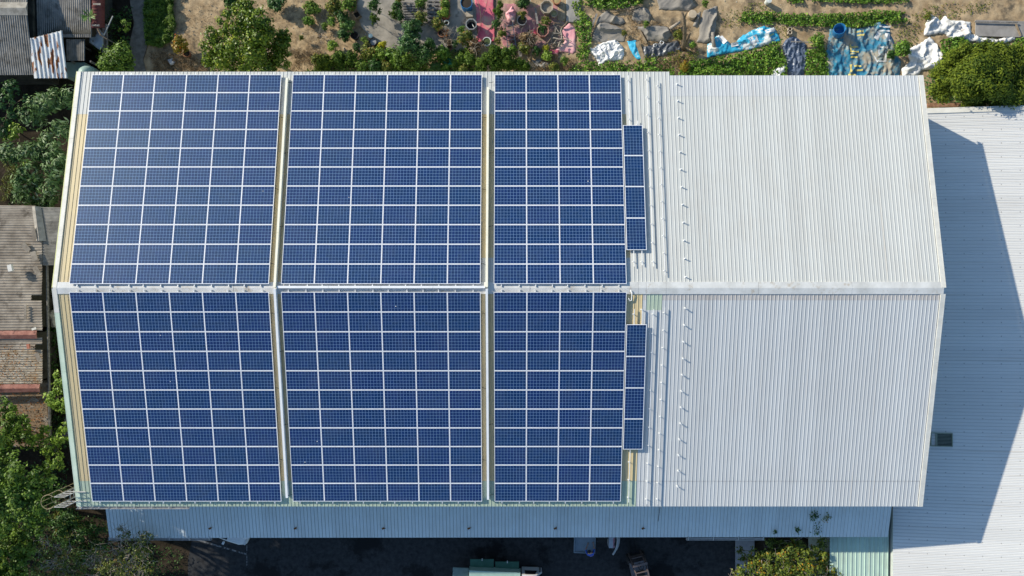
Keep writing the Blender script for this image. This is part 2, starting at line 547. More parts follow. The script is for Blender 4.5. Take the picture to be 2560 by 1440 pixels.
def sheet_mat(name, c, dirt, amt=.5, rough=.42, grime_shade=None, tone=0):
    """painted ribbed steel: faint streaks that run down the slope, patchy dirt"""
    m, t, b, N = new_mat(name)
    tc = N("ShaderNodeTexCoord"); mp = N("ShaderNodeMapping"); mp.inputs["Scale"].default_value = (3.0, .16, .2) if tone == 0 else (.16, 3.0, .2)
    t.links.new(tc.outputs["Object"], mp.inputs[0])
    n1 = N("ShaderNodeTexNoise"); n1.inputs["Scale"].default_value = 2.2; n1.inputs["Detail"].default_value = 8; n1.inputs["Roughness"].default_value = .7
    t.links.new(mp.outputs[0], n1.inputs["Vector"])
    n2 = N("ShaderNodeTexNoise"); n2.inputs["Scale"].default_value = .55; n2.inputs["Detail"].default_value = 8; n2.inputs["Roughness"].default_value = .7
    t.links.new(tc.outputs["Object"], n2.inputs["Vector"])
    ad = N("ShaderNodeMath"); ad.operation = 'ADD'; t.links.new(n1.outputs[0], ad.inputs[0]); t.links.new(n2.outputs[0], ad.inputs[1])
    mr = N("ShaderNodeMapRange"); mr.inputs[1].default_value = .92; mr.inputs[2].default_value = 1.30
    mr.inputs[3].default_value = 0; mr.inputs[4].default_value = amt
    t.links.new(ad.outputs[0], mr.inputs[0])
    mx = N("ShaderNodeMix"); mx.data_type = 'RGBA'; mx.inputs[6].default_value = (*c, 1); mx.inputs[7].default_value = (*dirt, 1)
    t.links.new(mr.outputs[0], mx.inputs[0])
    # one tone per sheet (5 ribs wide)
    sx = N("ShaderNodeSeparateXYZ"); t.links.new(tc.outputs["Object"], sx.inputs[0])
    dv = N("ShaderNodeMath"); dv.operation = 'DIVIDE'; dv.inputs[1].default_value = .788; t.links.new(sx.outputs[tone], dv.inputs[0])
    fl = N("ShaderNodeMath"); fl.operation = 'FLOOR'; t.links.new(dv.outputs[0], fl.inputs[0])
    wn = N("ShaderNodeTexWhiteNoise"); wn.noise_dimensions = '1D'; t.links.new(fl.outputs[0], wn.inputs["W"])
    m2 = N("ShaderNodeMapRange"); m2.inputs[3].default_value = .95; m2.inputs[4].default_value = 1.03; t.links.new(wn.outputs[0], m2.inputs[0])
    hv = N("ShaderNodeHueSaturation"); t.links.new(mx.outputs[2], hv.inputs["Color"]); t.links.new(m2.outputs[0], hv.inputs["Value"])
    out = hv.outputs[0]
    m5 = N("ShaderNodeMapping"); m5.inputs["Scale"].default_value = (9.0, .10, .1) if tone == 0 else (.10, 9.0, .1); t.links.new(tc.outputs["Object"], m5.inputs[0])
    n5 = N("ShaderNodeTexNoise"); n5.inputs["Scale"].default_value = 1.3; n5.inputs["Detail"].default_value = 4; t.links.new(m5.outputs[0], n5.inputs["Vector"])
    r5 = N("ShaderNodeMapRange"); r5.inputs[1].default_value = .62; r5.inputs[2].default_value = .74; r5.inputs[4].default_value = .35; t.links.new(n5.outputs[0], r5.inputs[0])
    x5 = N("ShaderNodeMix"); x5.data_type = 'RGBA'; t.links.new(r5.outputs[0], x5.inputs[0]); t.links.new(out, x5.inputs[6]); x5.inputs[7].default_value = (.36, .29, .22, 1)
    out = x5.outputs[2]
    if grime_shade:                                   # grime plus contact shade painted along the foot of every rib
        axis, org, pit, p0, p1, k = grime_shade
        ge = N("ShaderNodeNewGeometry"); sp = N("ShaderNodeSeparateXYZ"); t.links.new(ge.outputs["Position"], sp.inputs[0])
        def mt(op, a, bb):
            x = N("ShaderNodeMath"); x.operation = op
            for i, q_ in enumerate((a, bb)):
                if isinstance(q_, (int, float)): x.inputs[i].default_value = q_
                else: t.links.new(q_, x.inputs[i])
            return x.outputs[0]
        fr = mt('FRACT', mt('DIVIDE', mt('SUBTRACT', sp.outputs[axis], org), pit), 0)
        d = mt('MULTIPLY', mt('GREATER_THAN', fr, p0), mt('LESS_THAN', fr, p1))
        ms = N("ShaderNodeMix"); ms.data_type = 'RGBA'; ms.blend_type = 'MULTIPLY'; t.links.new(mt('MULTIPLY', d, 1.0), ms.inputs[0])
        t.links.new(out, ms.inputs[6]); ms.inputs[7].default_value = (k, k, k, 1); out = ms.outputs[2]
    t.links.new(out, b.inputs["Base Color"])
    b.inputs["Roughness"].default_value = rough; setspec(b, .35)
    return m

PIT = 0.197
GRIME_SHADE = (0, XL + .18, PIT, .87, .98, .70)
M_WHITE = sheet_mat("roof_white", (.545, .555, .535), (.44, .415, .37), .34, grime_shade=GRIME_SHADE)
M_WHITE2 = sheet_mat("roof_white_new", (.535, .55, .555), (.44, .43, .42), .30, grime_shade=GRIME_SHADE)
M_CREAM = sheet_mat("roof_cream", (.63, .51, .29), (.44, .37, .25), .6, grime_shade=GRIME_SHADE)
M_GREEN = sheet_mat("roof_green", (.43, .51, .40), (.28, .35, .27), .6, grime_shade=GRIME_SHADE)
M_DIRT = sheet_mat("roof_dusty", (.50, .48, .46), (.36, .33, .30), .7, grime_shade=GRIME_SHADE)
M_WALL = noise_mat("hall_wall_panel", (.40, .46, .42), (.52, .56, .52), 1.2, .6, .3)
M_FLASH_W = noise_mat("flashing_white", (.58, .56, .50), (.70, .68, .62), 1.8, .5, .3, c3=(.42, .37, .30), c3scale=3.0, c3lo=.60, c3hi=.72)
M_FLASH_Y = noise_mat("flashing_yellow_edge", (.62, .62, .24), (.74, .74, .38), 2, .5, .3)
M_FLASH_G = noise_mat("flashing_green", (.50, .60, .47), (.60, .69, .56), 1.5, .5, .3)
M_RIDGE = noise_mat("ridge_cap_steel", (.50, .50, .48), (.66, .66, .645), 1.1, .45, .4, c3=(.40, .34, .26), c3scale=2.3, c3lo=.56, c3hi=.70)

hall = thing("factory_hall", "long gabled metal hall with white, cream and green ribbed roof under the solar panels", "building", (0, 0, 0))
# walls: a gabled box under the roof sheets
w = MB()
pf = [(YS + .3, 0), (YN - .25, 0), (YN - .25, roof_z(YN - .25) - .06), (0, ZR - .08), (YS + .3, roof_z(YS + .3) - .06)]
xa, xb = XL + .25, XR - .22
q = [(xa, y, z) for y, z in pf] + [(xb, y, z) for y, z in pf]
w.add(q, [(0, 1, 2, 3, 4), (9, 8, 7, 6, 5), (0, 5, 6, 1), (1, 6, 7, 2), (4, 9, 5, 0)])
w.build("wall", M_WALL, hall)

PIT = 0.197
rf = MB()
prof = [(0.0, 0.0), (.66, 0.0), (.705, 1.0), (.835, 1.0), (.87, 0.0)]
nr = int((XR - .16 - (XL + .18)) / PIT)
X0 = XL + .18
RIBH = .0155
def roof_strip(x0, y0, y1, mi, lift=0.0):
    b = len(rf.v)
    for y in (y0, y1):
        for t, h in prof + [(1.0, 0.0)]:
            rf.v.append((x0 + t * PIT, y, roof_z(y) + h * RIBH + lift))
    n = len(prof) + 1
    for j in range(n - 1):
        f = (b + j, b + n + j, b + n + j + 1, b + j + 1)
        rf.f.append(f if y1 < y0 else f[::-1]); rf.m.append(mi)
for i in range(nr):
    x = X0 + i * PIT; xc = x + PIT / 2
    cream_n = xc < 5.95; cream_s = xc < 6.52
    yn = YN if xc < 8.33 else YN2
    roof_strip(x, .02, 1.53, 1 if xc < -5 else 0)
    roof_strip(x, 1.53, 9.17, 1 if cream_n else 0)
    if xc < 8.33:
        roof_strip(x, 9.14, yn, 0, .004)
    else:
        roof_strip(x, 9.17, 10.16, 0)
        roof_strip(x, 10.13, yn, 3, .004)
    gp = 6.72 < xc < 7.6
    roof_strip(x, -.02, -.62, 1 if cream_s else (2 if gp else 4))
    roof_strip(x, -.62, -1.12, 1 if cream_s else (2 if gp else 3), -.002)
    roof_strip(x, -1.12, -10.23, 1 if cream_s else 3, -.002)
    roof_strip(x, -10.20, YS, 2 if cream_s else 3, .003 if cream_s else -.002)
rf.build("roof", [M_WHITE, M_CREAM, M_GREEN, M_WHITE2, M_DIRT], hall)

# gable flashings
def gable_flash(xo, xi, name, cuts):
    for (y0, y1, mats) in cuts:
        g = MB()
        for (a, b, mi, dz) in ((xo, xi, 0, 0.0),):
            v = []
            for y in (y0, y1):
                z = roof_z(y)
                v += [(xo, y, z - .16), (xo, y, z + .045), (xi, y, z + .05), (xi, y, z + .004)]
            g.add(v, [(0, 1, 5, 4), (1, 2, 6, 5), (2, 3, 7, 6), (0, 4, 7, 3)][:3], mi)
            s_ = 1 if xi > xo else -1
            v2 = []
            for y in (y0, y1):
                z = roof_z(y)
                v2 += [(xo - .006 * s_, y, z - .16), (xo - .006 * s_, y, z + .048), (xo + .03 * s_, y, z + .0485), (xo + .03 * s_, y, z + .046)]
            g.add(v2, [(0, 1, 5, 4), (1, 2, 6, 5), (2, 3, 7, 6)], 1)
        g.build(name, mats, hall)
WY = [M_FLASH_W, M_FLASH_Y]; WW = [M_FLASH_W, M_FLASH_W]; GG = [M_FLASH_G, M_FLASH_G]
cl = [(.02, 2.6, WY), (2.606, 5.2, WY), (5.206, 7.8, WY), (7.806, 9.5, WY), (9.506, YN, WY), (-.02, -1.25, WW), (-1.256, -4.3, GG), (-4.306, -7.4, GG), (-7.406, YS, GG)]
gable_flash(XL, XL + .24, "gable_flashing", cl)
gable_flash(XR, XR - .24, "gable_flashing", [(.02, 4.6, WW), (4.606, 9.4, WW), (9.406, YN2, WW), (-.3, -3.8, WW), (-3.806, -7.6, WW), (-7.606, YS, WW)])
# ridge cap in lengths
xs = [XL + .05, -18.6, -14.0, -11.9, -7.2, -2.6, 0.9, 4.4, 6.35, 6.75, 7.75, 12.4, 17.1, XR - .1]
for i in range(len(xs) - 1):
    g = MB(); a, b = xs[i] + .004, xs[i + 1] - .004
    lift = .040 + .006 * (i % 2)
    hw = .31 if b > 6 else .30
    n = 6; v = []; fs = []
    ys = [-hw, -hw, -.012, .012, hw, hw]
    for k in range(n + 1):
        x = a + (b - a) * k / n
        for j, y in enumerate(ys):
            dz = (-.03 if j in (0, 5) else lift)
            dent = .010 * noise.noise(Vector((x * 1.7, y * 3, i)))
            v.append((x, y, roof_z(y) + dz + (dent if j in (2, 3) else dent * .3)))
    for k in range(n):
        for j in range(5):
            fs.append((k * 6 + j, k * 6 + j + 1, (k + 1) * 6 + j + 1, (k + 1) * 6 + j))
    g.add(v, [f[::-1] for f in fs])
    g.build("ridge_cap", M_RIDGE, hall)
M_GALV = noise_mat("galvanised_steel", (.36, .36, .355), (.52, .52, .51), 5, .4, .5, metal=.35)
g = MB()   # eave gutter at the west end of the south eave
gx0, gx1 = -23.2, -17.2
for k in range(5):
    pass
g.bar((gx0, YS - .07, 6.86), (gx1, YS - .07, 6.86), .12, .02)
g.bar((gx0, YS - .13, 6.92), (gx1, YS - .13, 6.92), .02, .14)
for k in range(7):
    x = gx0 + .3 + k * .93
    g.bar((x, YS + .02, 6.97), (x, YS - .14, 6.985), .035, .02)
g.build("gutter", M_GALV, hall)

# ================================================================== SOLAR PANELS
def cell_mat():
    m, t, b, N = new_mat("solar_cells")
    uv = N("ShaderNodeUVMap"); uv.uv_map = "UVMap"
    at = N("ShaderNodeAttribute"); at.attribute_name = "prand"
    oi = N("ShaderNodeObjectInfo")
    ad = N("ShaderNodeMath"); ad.operation = 'ADD'; t.links.new(at.outputs["Fac"], ad.inputs[0]); t.links.new(oi.outputs["Random"], ad.inputs[1])
    fr = N("ShaderNodeMath"); fr.operation = 'FRACT'; t.links.new(ad.outputs[0], fr.inputs[0])
    sp = N("ShaderNodeSeparateXYZ"); t.links.new(uv.outputs[0], sp.inputs[0])
    def math_(op, a, bb=None, c=None):
        x = N("ShaderNodeMath"); x.operation = op
        for i, s in enumerate((a, bb, c)):
            if s is None: continue
            if isinstance(s, (int, float)): x.inputs[i].default_value = s
            else: t.links.new(s, x.inputs[i])
        return x.outputs[0]
    U = math_('MULTIPLY', sp.outputs[0], 10); V = math_('MULTIPLY', sp.outputs[1], 6)
    fu = math_('FRACT', U); fv = math_('FRACT', V)
    du = math_('ABSOLUTE', math_('SUBTRACT', fu, .5)); dv = math_('ABSOLUTE', math_('SUBTRACT', fv, .5))
    line = math_('MAXIMUM', math_('GREATER_THAN', du, .466), math_('GREATER_THAN', dv, .466))
    # busbars: thin silver lines along the long side, three to a cell
    bus = math_('LESS_THAN', math_('ABSOLUTE', math_('SUBTRACT', math_('FRACT', math_('MULTIPLY', fv, 3)), .5)), .10)
    cu = math_('FLOOR', U); cv = math_('FLOOR', V)
    cb = N("ShaderNodeCombineXYZ"); t.links.new(cu, cb.inputs[0]); t.links.new(cv, cb.inputs[1]); t.links.new(fr.outputs[0], cb.inputs[2])
    wn = N("ShaderNodeTexWhiteNoise"); wn.noise_dimensions = '3D'; t.links.new(cb.outputs[0], wn.inputs["Vector"])
    wr = N("ShaderNodeTexWhiteNoise"); wr.noise_dimensions = '1D'; t.links.new(fr.outputs[0], wr.inputs["W"])
    # crystal flake inside each polycrystalline cell
    vo = N("ShaderNodeTexVoronoi"); vo.inputs["Scale"].default_value = 60
    tco = N("ShaderNodeTexCoord"); t.links.new(tco.outputs["Object"], vo.inputs["Vector"])
    bw = N("ShaderNodeRGBToBW"); t.links.new(vo.outputs["Color"], bw.inputs[0])
    cm = N("ShaderNodeMix"); cm.data_type = 'RGBA'
    cm.inputs[6].default_value = (.0006, .0215, .092, 1); cm.inputs[7].default_value = (.0035, .0140, .078, 1)
    pm = math_('ADD', math_('MULTIPLY', wr.outputs[0], .75), math_('MULTIPLY', wn.outputs[0], .25))
    t.links.new(pm, cm.inputs[0])
    val = math_('ADD', .62, math_('ADD', math_('MULTIPLY', wn.outputs[0], .32), math_('ADD', math_('MULTIPLY', bw.outputs[0], .32), math_('MULTIPLY', wr.outputs[0], .22))))
    hv = N("ShaderNodeHueSaturation"); t.links.new(cm.outputs[2], hv.inputs["Color"]); t.links.new(val, hv.inputs["Value"])
    b1 = N("ShaderNodeMix"); b1.data_type = 'RGBA'; t.links.new(math_('MULTIPLY', bus, .30), b1.inputs[0]); t.links.new(hv.outputs[0], b1.inputs[6]); b1.inputs[7].default_value = (.05, .13, .25, 1)
    b2 = N("ShaderNodeMix"); b2.data_type = 'RGBA'; t.links.new(math_('MULTIPLY', line, .80), b2.inputs[0]); t.links.new(b1.outputs[2], b2.inputs[6]); b2.inputs[7].default_value = (.22, .36, .58, 1)
    # dust and a few bird droppings
    du_ = N("ShaderNodeTexNoise"); du_.inputs["Scale"].default_value = .9; du_.inputs["Detail"].default_value = 7
    geo = N("ShaderNodeNewGeometry"); t.links.new(geo.outputs["Position"], du_.inputs["Vector"])
    dm = N("ShaderNodeMapRange"); dm.inputs[1].default_value = .45; dm.inputs[2].default_value = .8; dm.inputs[4].default_value = .045
    t.links.new(du_.outputs[0], dm.inputs[0])
    b3 = N("ShaderNodeMix"); b3.data_type = 'RGBA'; t.links.new(dm.outputs[0], b3.inputs[0]); t.links.new(b2.outputs[2], b3.inputs[6]); b3.inputs[7].default_value = (.30, .29, .28, 1)
    dr = N("ShaderNodeTexVoronoi"); dr.inputs["Scale"].default_value = 1.15; dr.inputs["Randomness"].default_value = 1
    t.links.new(geo.outputs["Position"], dr.inputs["Vector"])
    dn = N("ShaderNodeTexNoise"); dn.inputs["Scale"].default_value = .18; t.links.new(geo.outputs["Position"], dn.inputs["Vector"])
    drop = math_('MULTIPLY', math_('LESS_THAN', dr.outputs["Distance"], .030), math_('GREATER_THAN', dn.outputs[0], .56))
    b4 = N("ShaderNodeMix"); b4.data_type = 'RGBA'; t.links.new(drop, b4.inputs[0]); t.links.new(b3.outputs[2], b4.inputs[6]); b4.inputs[7].default_value = (.7, .7, .66, 1)
    t.links.new(b4.outputs[2], b.inputs["Base Color"])
    b.inputs["Roughness"].default_value = .46; setspec(b, .34); b.inputs["Specular Tint"].default_value = (.55, .80, 1.0, 1)
    return m
M_CELL = cell_mat()
M_ALU = noise_mat("panel_frame_aluminium", (.80, .81, .83), (.90, .90, .92), 2, .45, .4)
PW, PH, FRW = 1.660, 1.012, .023
def frame_mb(mb, M=None):
    w, h, f, t = PW, PH, FRW, .04
    M = M or Matrix()
    for c, s in (((0, h / 2 - f / 2, -t / 2), (w, f, t)), ((0, -h / 2 + f / 2, -t / 2), (w, f, t)),
                 ((-w / 2 + f / 2, 0, -t / 2), (f, h - 2 * f, t)), ((w / 2 - f / 2, 0, -t / 2), (f, h - 2 * f, t))):
        b = MB().box(c, s)
        mb.add([M @ Vector(v) for v in b.v], b.f, 0)
GW, GH = PW / 2 - FRW, PH / 2 - FRW
MARG = .010
def glass_quad(M=None):
    M = M or Matrix()
    return [M @ Vector(p) for p in ((-GW, -GH, -.005), (GW, -GH, -.005), (GW, GH, -.005), (-GW, GH, -.005))]
fm = MB(); frame_mb(fm)
def add_uv(me, nq):
    uvl = me.uv_layers.new(name="UVMap")
    a, b = -MARG, 1 + MARG
    co = [(0, 0), (1, 0), (1, 1), (0, 1)] * nq
    for i, c in enumerate(co): uvl.data[i].uv = c

ROWS, PX = 11, 1.668
blocks = [("left", -22.20, 6), ("middle", -11.585, 6), ("right", -.92, 4)]
LEN0 = .20 / math.cos(ANG)
PITCH = 1.0227
OFFN = .165
slots = []      # (distance rank, matrix args)
for side in (1, -1):
    for bn, x0, nc in blocks:
        for r in range(ROWS):                        # r=0 next to the ridge
            s = LEN0 + (r + .5) * PITCH
            y = s * math.cos(ANG)
            z = ZR - s * math.sin(ANG) + OFFN
            for c in range(nc):
                slots.append((side, bn, x0 + (c + .5) * PX, r, c, nc, y * side, z))
stuff_slots = [s for s in slots if s[3] == 10 or (s[3] == 9 and (s[0] == 1 or s[1] in ("left", "middle")))]
stuff_set = set(map(id, stuff_slots))
proto = None
def place_panel(x, y, z, side, label, group, portrait=False):
    global proto
    rot = (-ANG if side > 0 else ANG)
    jz = R(random.uniform(-.06, .06))
    if proto is None:
        o = thing("solar_panel", label, "solar panel", (x, y, z), group)
        f = fm.build("frame", M_ALU, o, local=True)
        g = MB(); g.add(glass_quad(), [(0, 1, 2, 3)])
        gl = g.build("cell_face", M_CELL, o, local=True)
        add_uv(gl.data, 1)
        proto = (o, f, gl)
    else:
        o = proto[0].copy(); COL.objects.link(o)
        for ch in proto[1:]:
            c = ch.copy(); COL.objects.link(c); c.parent = o
    o.location = (x, y, z)
    E = Matrix.Rotation(rot + R(random.uniform(-.22, .22)), 4, 'X') @ Matrix.Rotation(R(random.uniform(-.22, .22)), 4, 'Y') @ Matrix.Rotation(jz + (math.pi / 2 if portrait else 0), 4, 'Z')
    o.rotation_euler = E.to_euler()
    tag(o, label, "solar panel", group)
    return o
for s in slots:
    if id(s) in stuff_set: continue
    side, bn, x, r, c, nc, y, z = s
    half = "upper" if side > 0 else "lower"
    lab = "%s panel from left in %s row from ridge, %s %s solar block" % (ORD[c + 1], ORD[r + 1], half, bn)
    place_panel(x, y, z, side, lab, "solar panels in landscape rows on the roof")
for side in (1, -1):
    y0 = 1.92 if side > 0 else 1.84
    for k in range(4):
        yy = (y0 + (k + .5) * 1.645)
        n = 4 - k if side > 0 else k + 1
        place_panel(6.30, side * yy, roof_z(yy) + OFFN + .02, side,
                    "upright solar panel, %s from top in the single column beside the %s right block" % (ORD[n], "upper" if side > 0 else "lower"),
                    "upright solar panels beside the blocks", True)
# the outermost rows by the eaves: the rest of the panels as one object
so = MB(); quads = []; prand = []
for s in stuff_slots:
    side, bn, x, r, c, nc, y, z = s
    E = Matrix.Translation((x, y, z)) @ Matrix.Rotation((-ANG if side > 0 else ANG) + R(random.uniform(-.2, .2)), 4, 'X') @ Matrix.Rotation(R(random.uniform(-.2, .2)), 4, 'Y')
    frame_mb(so, E); quads.append(E)
nf = len(so.f)
for E in quads:
    so.add(glass_quad(E), [(0, 1, 2, 3)], 1)
o = so.build("solar_panel_rows", [M_ALU, M_CELL])
me = o.data
uvl = me.uv_layers.new(name="UVMap")
co = [(0, 0), (1, 0), (1, 1), (0, 1)]
pa = me.attributes.new("prand", 'FLOAT', 'FACE')
for i, p in enumerate(me.polygons):
    if i >= nf:
        for k, li in enumerate(p.loop_indices): uvl.data[li].uv = co[k]
        pa.data[i].value = random.random()
tag(o, "outermost rows of blue solar panels running along both eaves of the hall", "solar panels", "solar panels in landscape rows on the roof", "stuff")

# rails under the panels; their ends stick out at the ridge and the eaves
M_RAIL = noise_mat("mounting_rail_aluminium", (.70, .70, .69), (.80, .80, .79), 3, .4, .5, metal=.1)
rl = MB()
L_R = 11.5
rl.box((0, 0, 0), (.045, L_R, .05))
rproto = None
for side in (1, -1):
    for bn, x0, nc in blocks:
        for c in range(nc):
            for k, fx in enumerate((.24, .76)):
                x = x0 + (c + fx) * PX + random.uniform(-.05, .05)
                s = LEN0 - .13 + L_R / 2
                y = s * math.cos(ANG); z = ZR - s * math.sin(ANG) + OFFN - .068
                lab = "aluminium rail under %s column of the %s %s solar block, %s of two" % (ORD[c + 1], "upper" if side > 0 else "lower", bn, "left" if k == 0 else "right")
                if rproto is None:
                    rproto = rl.build("mounting_rail", M_RAIL, loc=(0, 0, 0)); o = rproto
                else:
                    o = rproto.copy(); COL.objects.link(o)
                o.location = (x, y * side, z); o.rotation_euler = (-ANG if side > 0 else ANG, 0, 0)
                tag(o, lab, "rail", "rails under the solar panels")
# bare rails on feet in the strip right of the blocks
def bare_rail(x, ya, yb, step, label):
    t = thing("roof_rail", label, "rail", (x, (ya + yb) / 2, roof_z((ya + yb) / 2)), "bare rails on the roof")
    z = .125
    sg = 1 if ya > 0 else -1
    m = MB(); m.bar((x, ya, roof_z(ya) + z), (x, yb, roof_z(yb) + z), .036, .036); m.build("rail", M_RAIL, t)
    n = int(abs(yb - ya) / step)
    for i in range(n + 1):
        y = ya + (yb - ya) * (.025 + .95 * i / n)
        zz = roof_z(y)
        m = MB(); m.box((x - .035, y, zz + .07), (.026, .035, .14)); m.box((x - .035, y, zz + .006), (.07, .06, .012)); m.box((x - .03, y, zz + .15), (.05, .03, .02))
        m.build("foot", M_RAIL, t)
bare_rail(6.16, 11.25, 1.08, 1.02, "bare rail beside upper right solar block, passing under the upright panels")
bare_rail(6.57, 8.75, 1.15, 1.02, "short bare rail below upper upright panels, starting at their top")
bare_rail(7.14, 11.30, 1.08, 1.02, "longest bare rail in upper roof half, just right of upright panels")
bare_rail(7.71, 10.95, .62, .89, "bare rail in upper roof half next to the row of single brackets")
bare_rail(6.17, -1.06, -11.35, 1.02, "bare rail on cream sheets beside lower right solar block")
bare_rail(6.57, -1.06, -1.95, .8, "very short rail stub above the lower upright panels")
bare_rail(7.14, -1.06, -11.45, 1.02, "bare rail just right of the lower upright panels")
bare_rail(7.71, -.98, -11.45, .89, "bare rail in lower roof half next to the row of single brackets")
br = MB()
br.box((0, 0, .012), (.09, .07, .024)); br.box((-.01, 0, .085), (.03, .045, .15)); br.box((.012, 0, .165), (.07, .05, .018))
bp = None
for side, ys in ((1, [.55 + .93 * k for k in range(12)]), (-1, [1.0 + .86 * k for k in range(12)])):
    for k, y in enumerate(ys):
        if bp is None:
            bp = br.build("roof_bracket", M_RAIL, loc=(0, 0, 0)); o = bp
        else:
            o = bp.copy(); COL.objects.link(o)
        o.location = (8.74 + random.uniform(-.015, .015), y * side, roof_z(y)); o.rotation_euler = (-ANG if side > 0 else ANG, 0, R(random.uniform(-4, 4)))
        tag(o, "small steel bracket, %s from ridge in the single row on the %s roof half" % (ORD[k + 1], "upper" if side > 0 else "lower"), "bracket", "single brackets on the white roof")

# cable trunking
M_TRAY = noise_mat("trunking_cream", (.78, .74, .58), (.84, .81, .68), 2, .4, .4)
M_TRAY_W = noise_mat("trunking_white", (.78, .78, .78), (.85, .85, .85), 2, .4, .4)
def trunking(x, yn, ys, label):
    t = thing("cable_trunking", label, "trunking", (x, 0, ZR), "cable trunking in the gaps between solar blocks")
    H = .135
    for a, b, mt in ((yn, .03, M_TRAY), (-.03, ys, M_TRAY_W)):
        n = 4
        for i in range(n):
            y0 = a + (b - a) * i / n; y1 = a + (b - a) * (i + 1) / n
            sgn = .004 if y1 > y0 else -.004
            m = MB(); m.bar((x, y0 + sgn, roof_z(y0) + H), (x, y1 - sgn, roof_z(y1) + H), .115, .225)
            m.build("cover", mt, t)
trunking(-11.87, 11.07, -11.05, "long cable trunking in the gap between left and middle solar blocks")
trunking(-1.265, 10.55, -11.15, "long cable trunking in the gap between middle and right solar blocks")
t = thing("cable_trunking", "white cable trunking lying along the ridge above the middle solar block", "trunking", (-6.5, .05, ZR), "cable trunking in the gaps between solar blocks")
for i in range(4):
    a = -11.79 + i * 2.61
    m = MB(); m.bar((a + .006, .05, ZR + .13), (a + 2.604, .05, ZR + .13), .12, .09); m.build("cover", M_TRAY_W, t)
M_BLACK = plain("black_cable", (.015, .015, .016), .5)
cproto = None
n = 0
for x, half, lab in ((-11.87, .2, "first"), (-1.265, .2, "second")):
    for side in (1, -1):
        for k in range(6):
            y = side * (1.25 + k * 1.93)
            for dx, sd in ((-1, "left"), (1, "right")):
                if (k + (dx > 0)) % 2: continue
                m = MB()
                a = Vector((x + dx * .30, y, roof_z(y) + .12)); b = Vector((x + dx * .055, y - .06, roof_z(y) + .19))
                m.tube([a, a.lerp(b, .5) + Vector((0, 0, -.05)), b], .013, 5)
                o = m.build("black_cable", M_BLACK)
                tag(o, "black cable %s from ridge, entering the %s side of the %s trunking, %s half" % (ORD[k + 1], sd, "left" if lab == "first" else "right", "upper" if side > 0 else "lower"), "cable", "cables running into the trunking")
# conduit elbow near the ridge
m = MB()
pts = [Vector((5.95, -.1, ZR + .09)), Vector((6.02, -.3, ZR + .07)), Vector((6.02, -.62, ZR - .02)), Vector((5.92, -.66, ZR - .03)), Vector((5.86, -.5, ZR + .02))]
m.tube(pts, .022, 6)
tag(m.build("conduit_elbow", M_TRAY_W, smooth=True), "white bent conduit beside the top of lower right solar block", "conduit")

# ================================================================== LEAN-TO CANOPY (south) AND NEIGHBOUR HALL (east)
M_CANOPY = sheet_mat("canopy_sheet", (.60, .66, .68), (.45, .48, .46), .5, grime_shade=(0, -23.0, 44.48 / 226, .85, 1.0, .55))
M_STEEL = plain("dark_steel", (.10, .10, .10), .55, .4)
can = thing("lean_to_canopy", "long narrow lean-to canopy of ribbed sheet in the shade below the hall's lower eave", "canopy", (-.7, -12.8, 0))
cx0, cx1 = -23.0, 21.48
m = MB()
m.corr4((cx0, -11.3, 4.92), (cx0, -14.28, 4.30), (cx1, -14.22, 4.30), (cx1, -11.3, 4.92), .197, .018, 0, 'trap', 1)
m.build("roof", M_CANOPY, can)
m = MB()
m.bar((cx0, -14.18, 4.20), (cx1, -14.12, 4.20), .06, .12); m.build("edge_beam", M_STEEL, can)
for i in range(9):
    x = cx0 + .4 + i * (cx1 - cx0 - .8) / 8
    m = MB(); m.box((x, -14.0, 2.07), (.12, .12, 4.14)); m.build("post", M_STEEL, can)
    m = MB(); m.bar((x, -14.1, 4.20), (x, -11.3, 4.80), .08, .10); m.build("rafter", M_STEEL, can)
for (xa_, xb_) in ((-23.1, -17.2), (9.98, 14.45)):
    m = MB()
    m.bar((xa_, -14.36, 4.16), (xb_, -14.36, 4.16), .11, .02); m.bar((xa_, -14.42, 4.21), (xb_, -14.42, 4.21), .02, .11); m.bar((xa_, -14.305, 4.21), (xb_, -14.305, 4.21), .015, .10)
    k = int((xb_ - xa_) / 1.15)
    for i in range(k + 1):
        x = xa_ + .1 + i * (xb_ - xa_ - .2) / k
        m.bar((x, -14.2, 4.345), (x, -14.43, 4.27), .035, .018)
    m.build("gutter", M_GALV, can)
# stains round the bolt heads: little rusty stubs of cut-off hangers
M_RUST = noise_mat("rust", (.10, .045, .02), (.26, .12, .05), 12, .85, .1)
for i, px in enumerate((525, 738, 958, 1172, 1388, 1607)):
    c = P(px, 1321, 4.52)
    m = MB(); m.box((c.x, c.y, c.z + .02), (.14, .10, .03), rz=.4); m.tube([(c.x, c.y, c.z + .02), (c.x - .02, c.y + .05, c.z + .12)], .018, 6); m.box((c.x + .07, c.y + .03, c.z + .03), (.16, .03, .02), rz=.7 + i)
    tag(m.build("hanger_stub", M_RUST), "dark rusty hanger stub on the canopy, %s from the left of six" % ORD[i + 1], "stub", "rusty stubs on the canopy roof")
m = MB(); a = P(1650, 1266, 4.95); b = P(1645, 1303, 4.68)
m.bar(a + Vector((0, 0, .03)), b + Vector((0, 0, .03)), .03, .03)
tag(m.build("loose_bar", M_STEEL), "thin dark bar lying on the canopy near the white roof section", "bar")

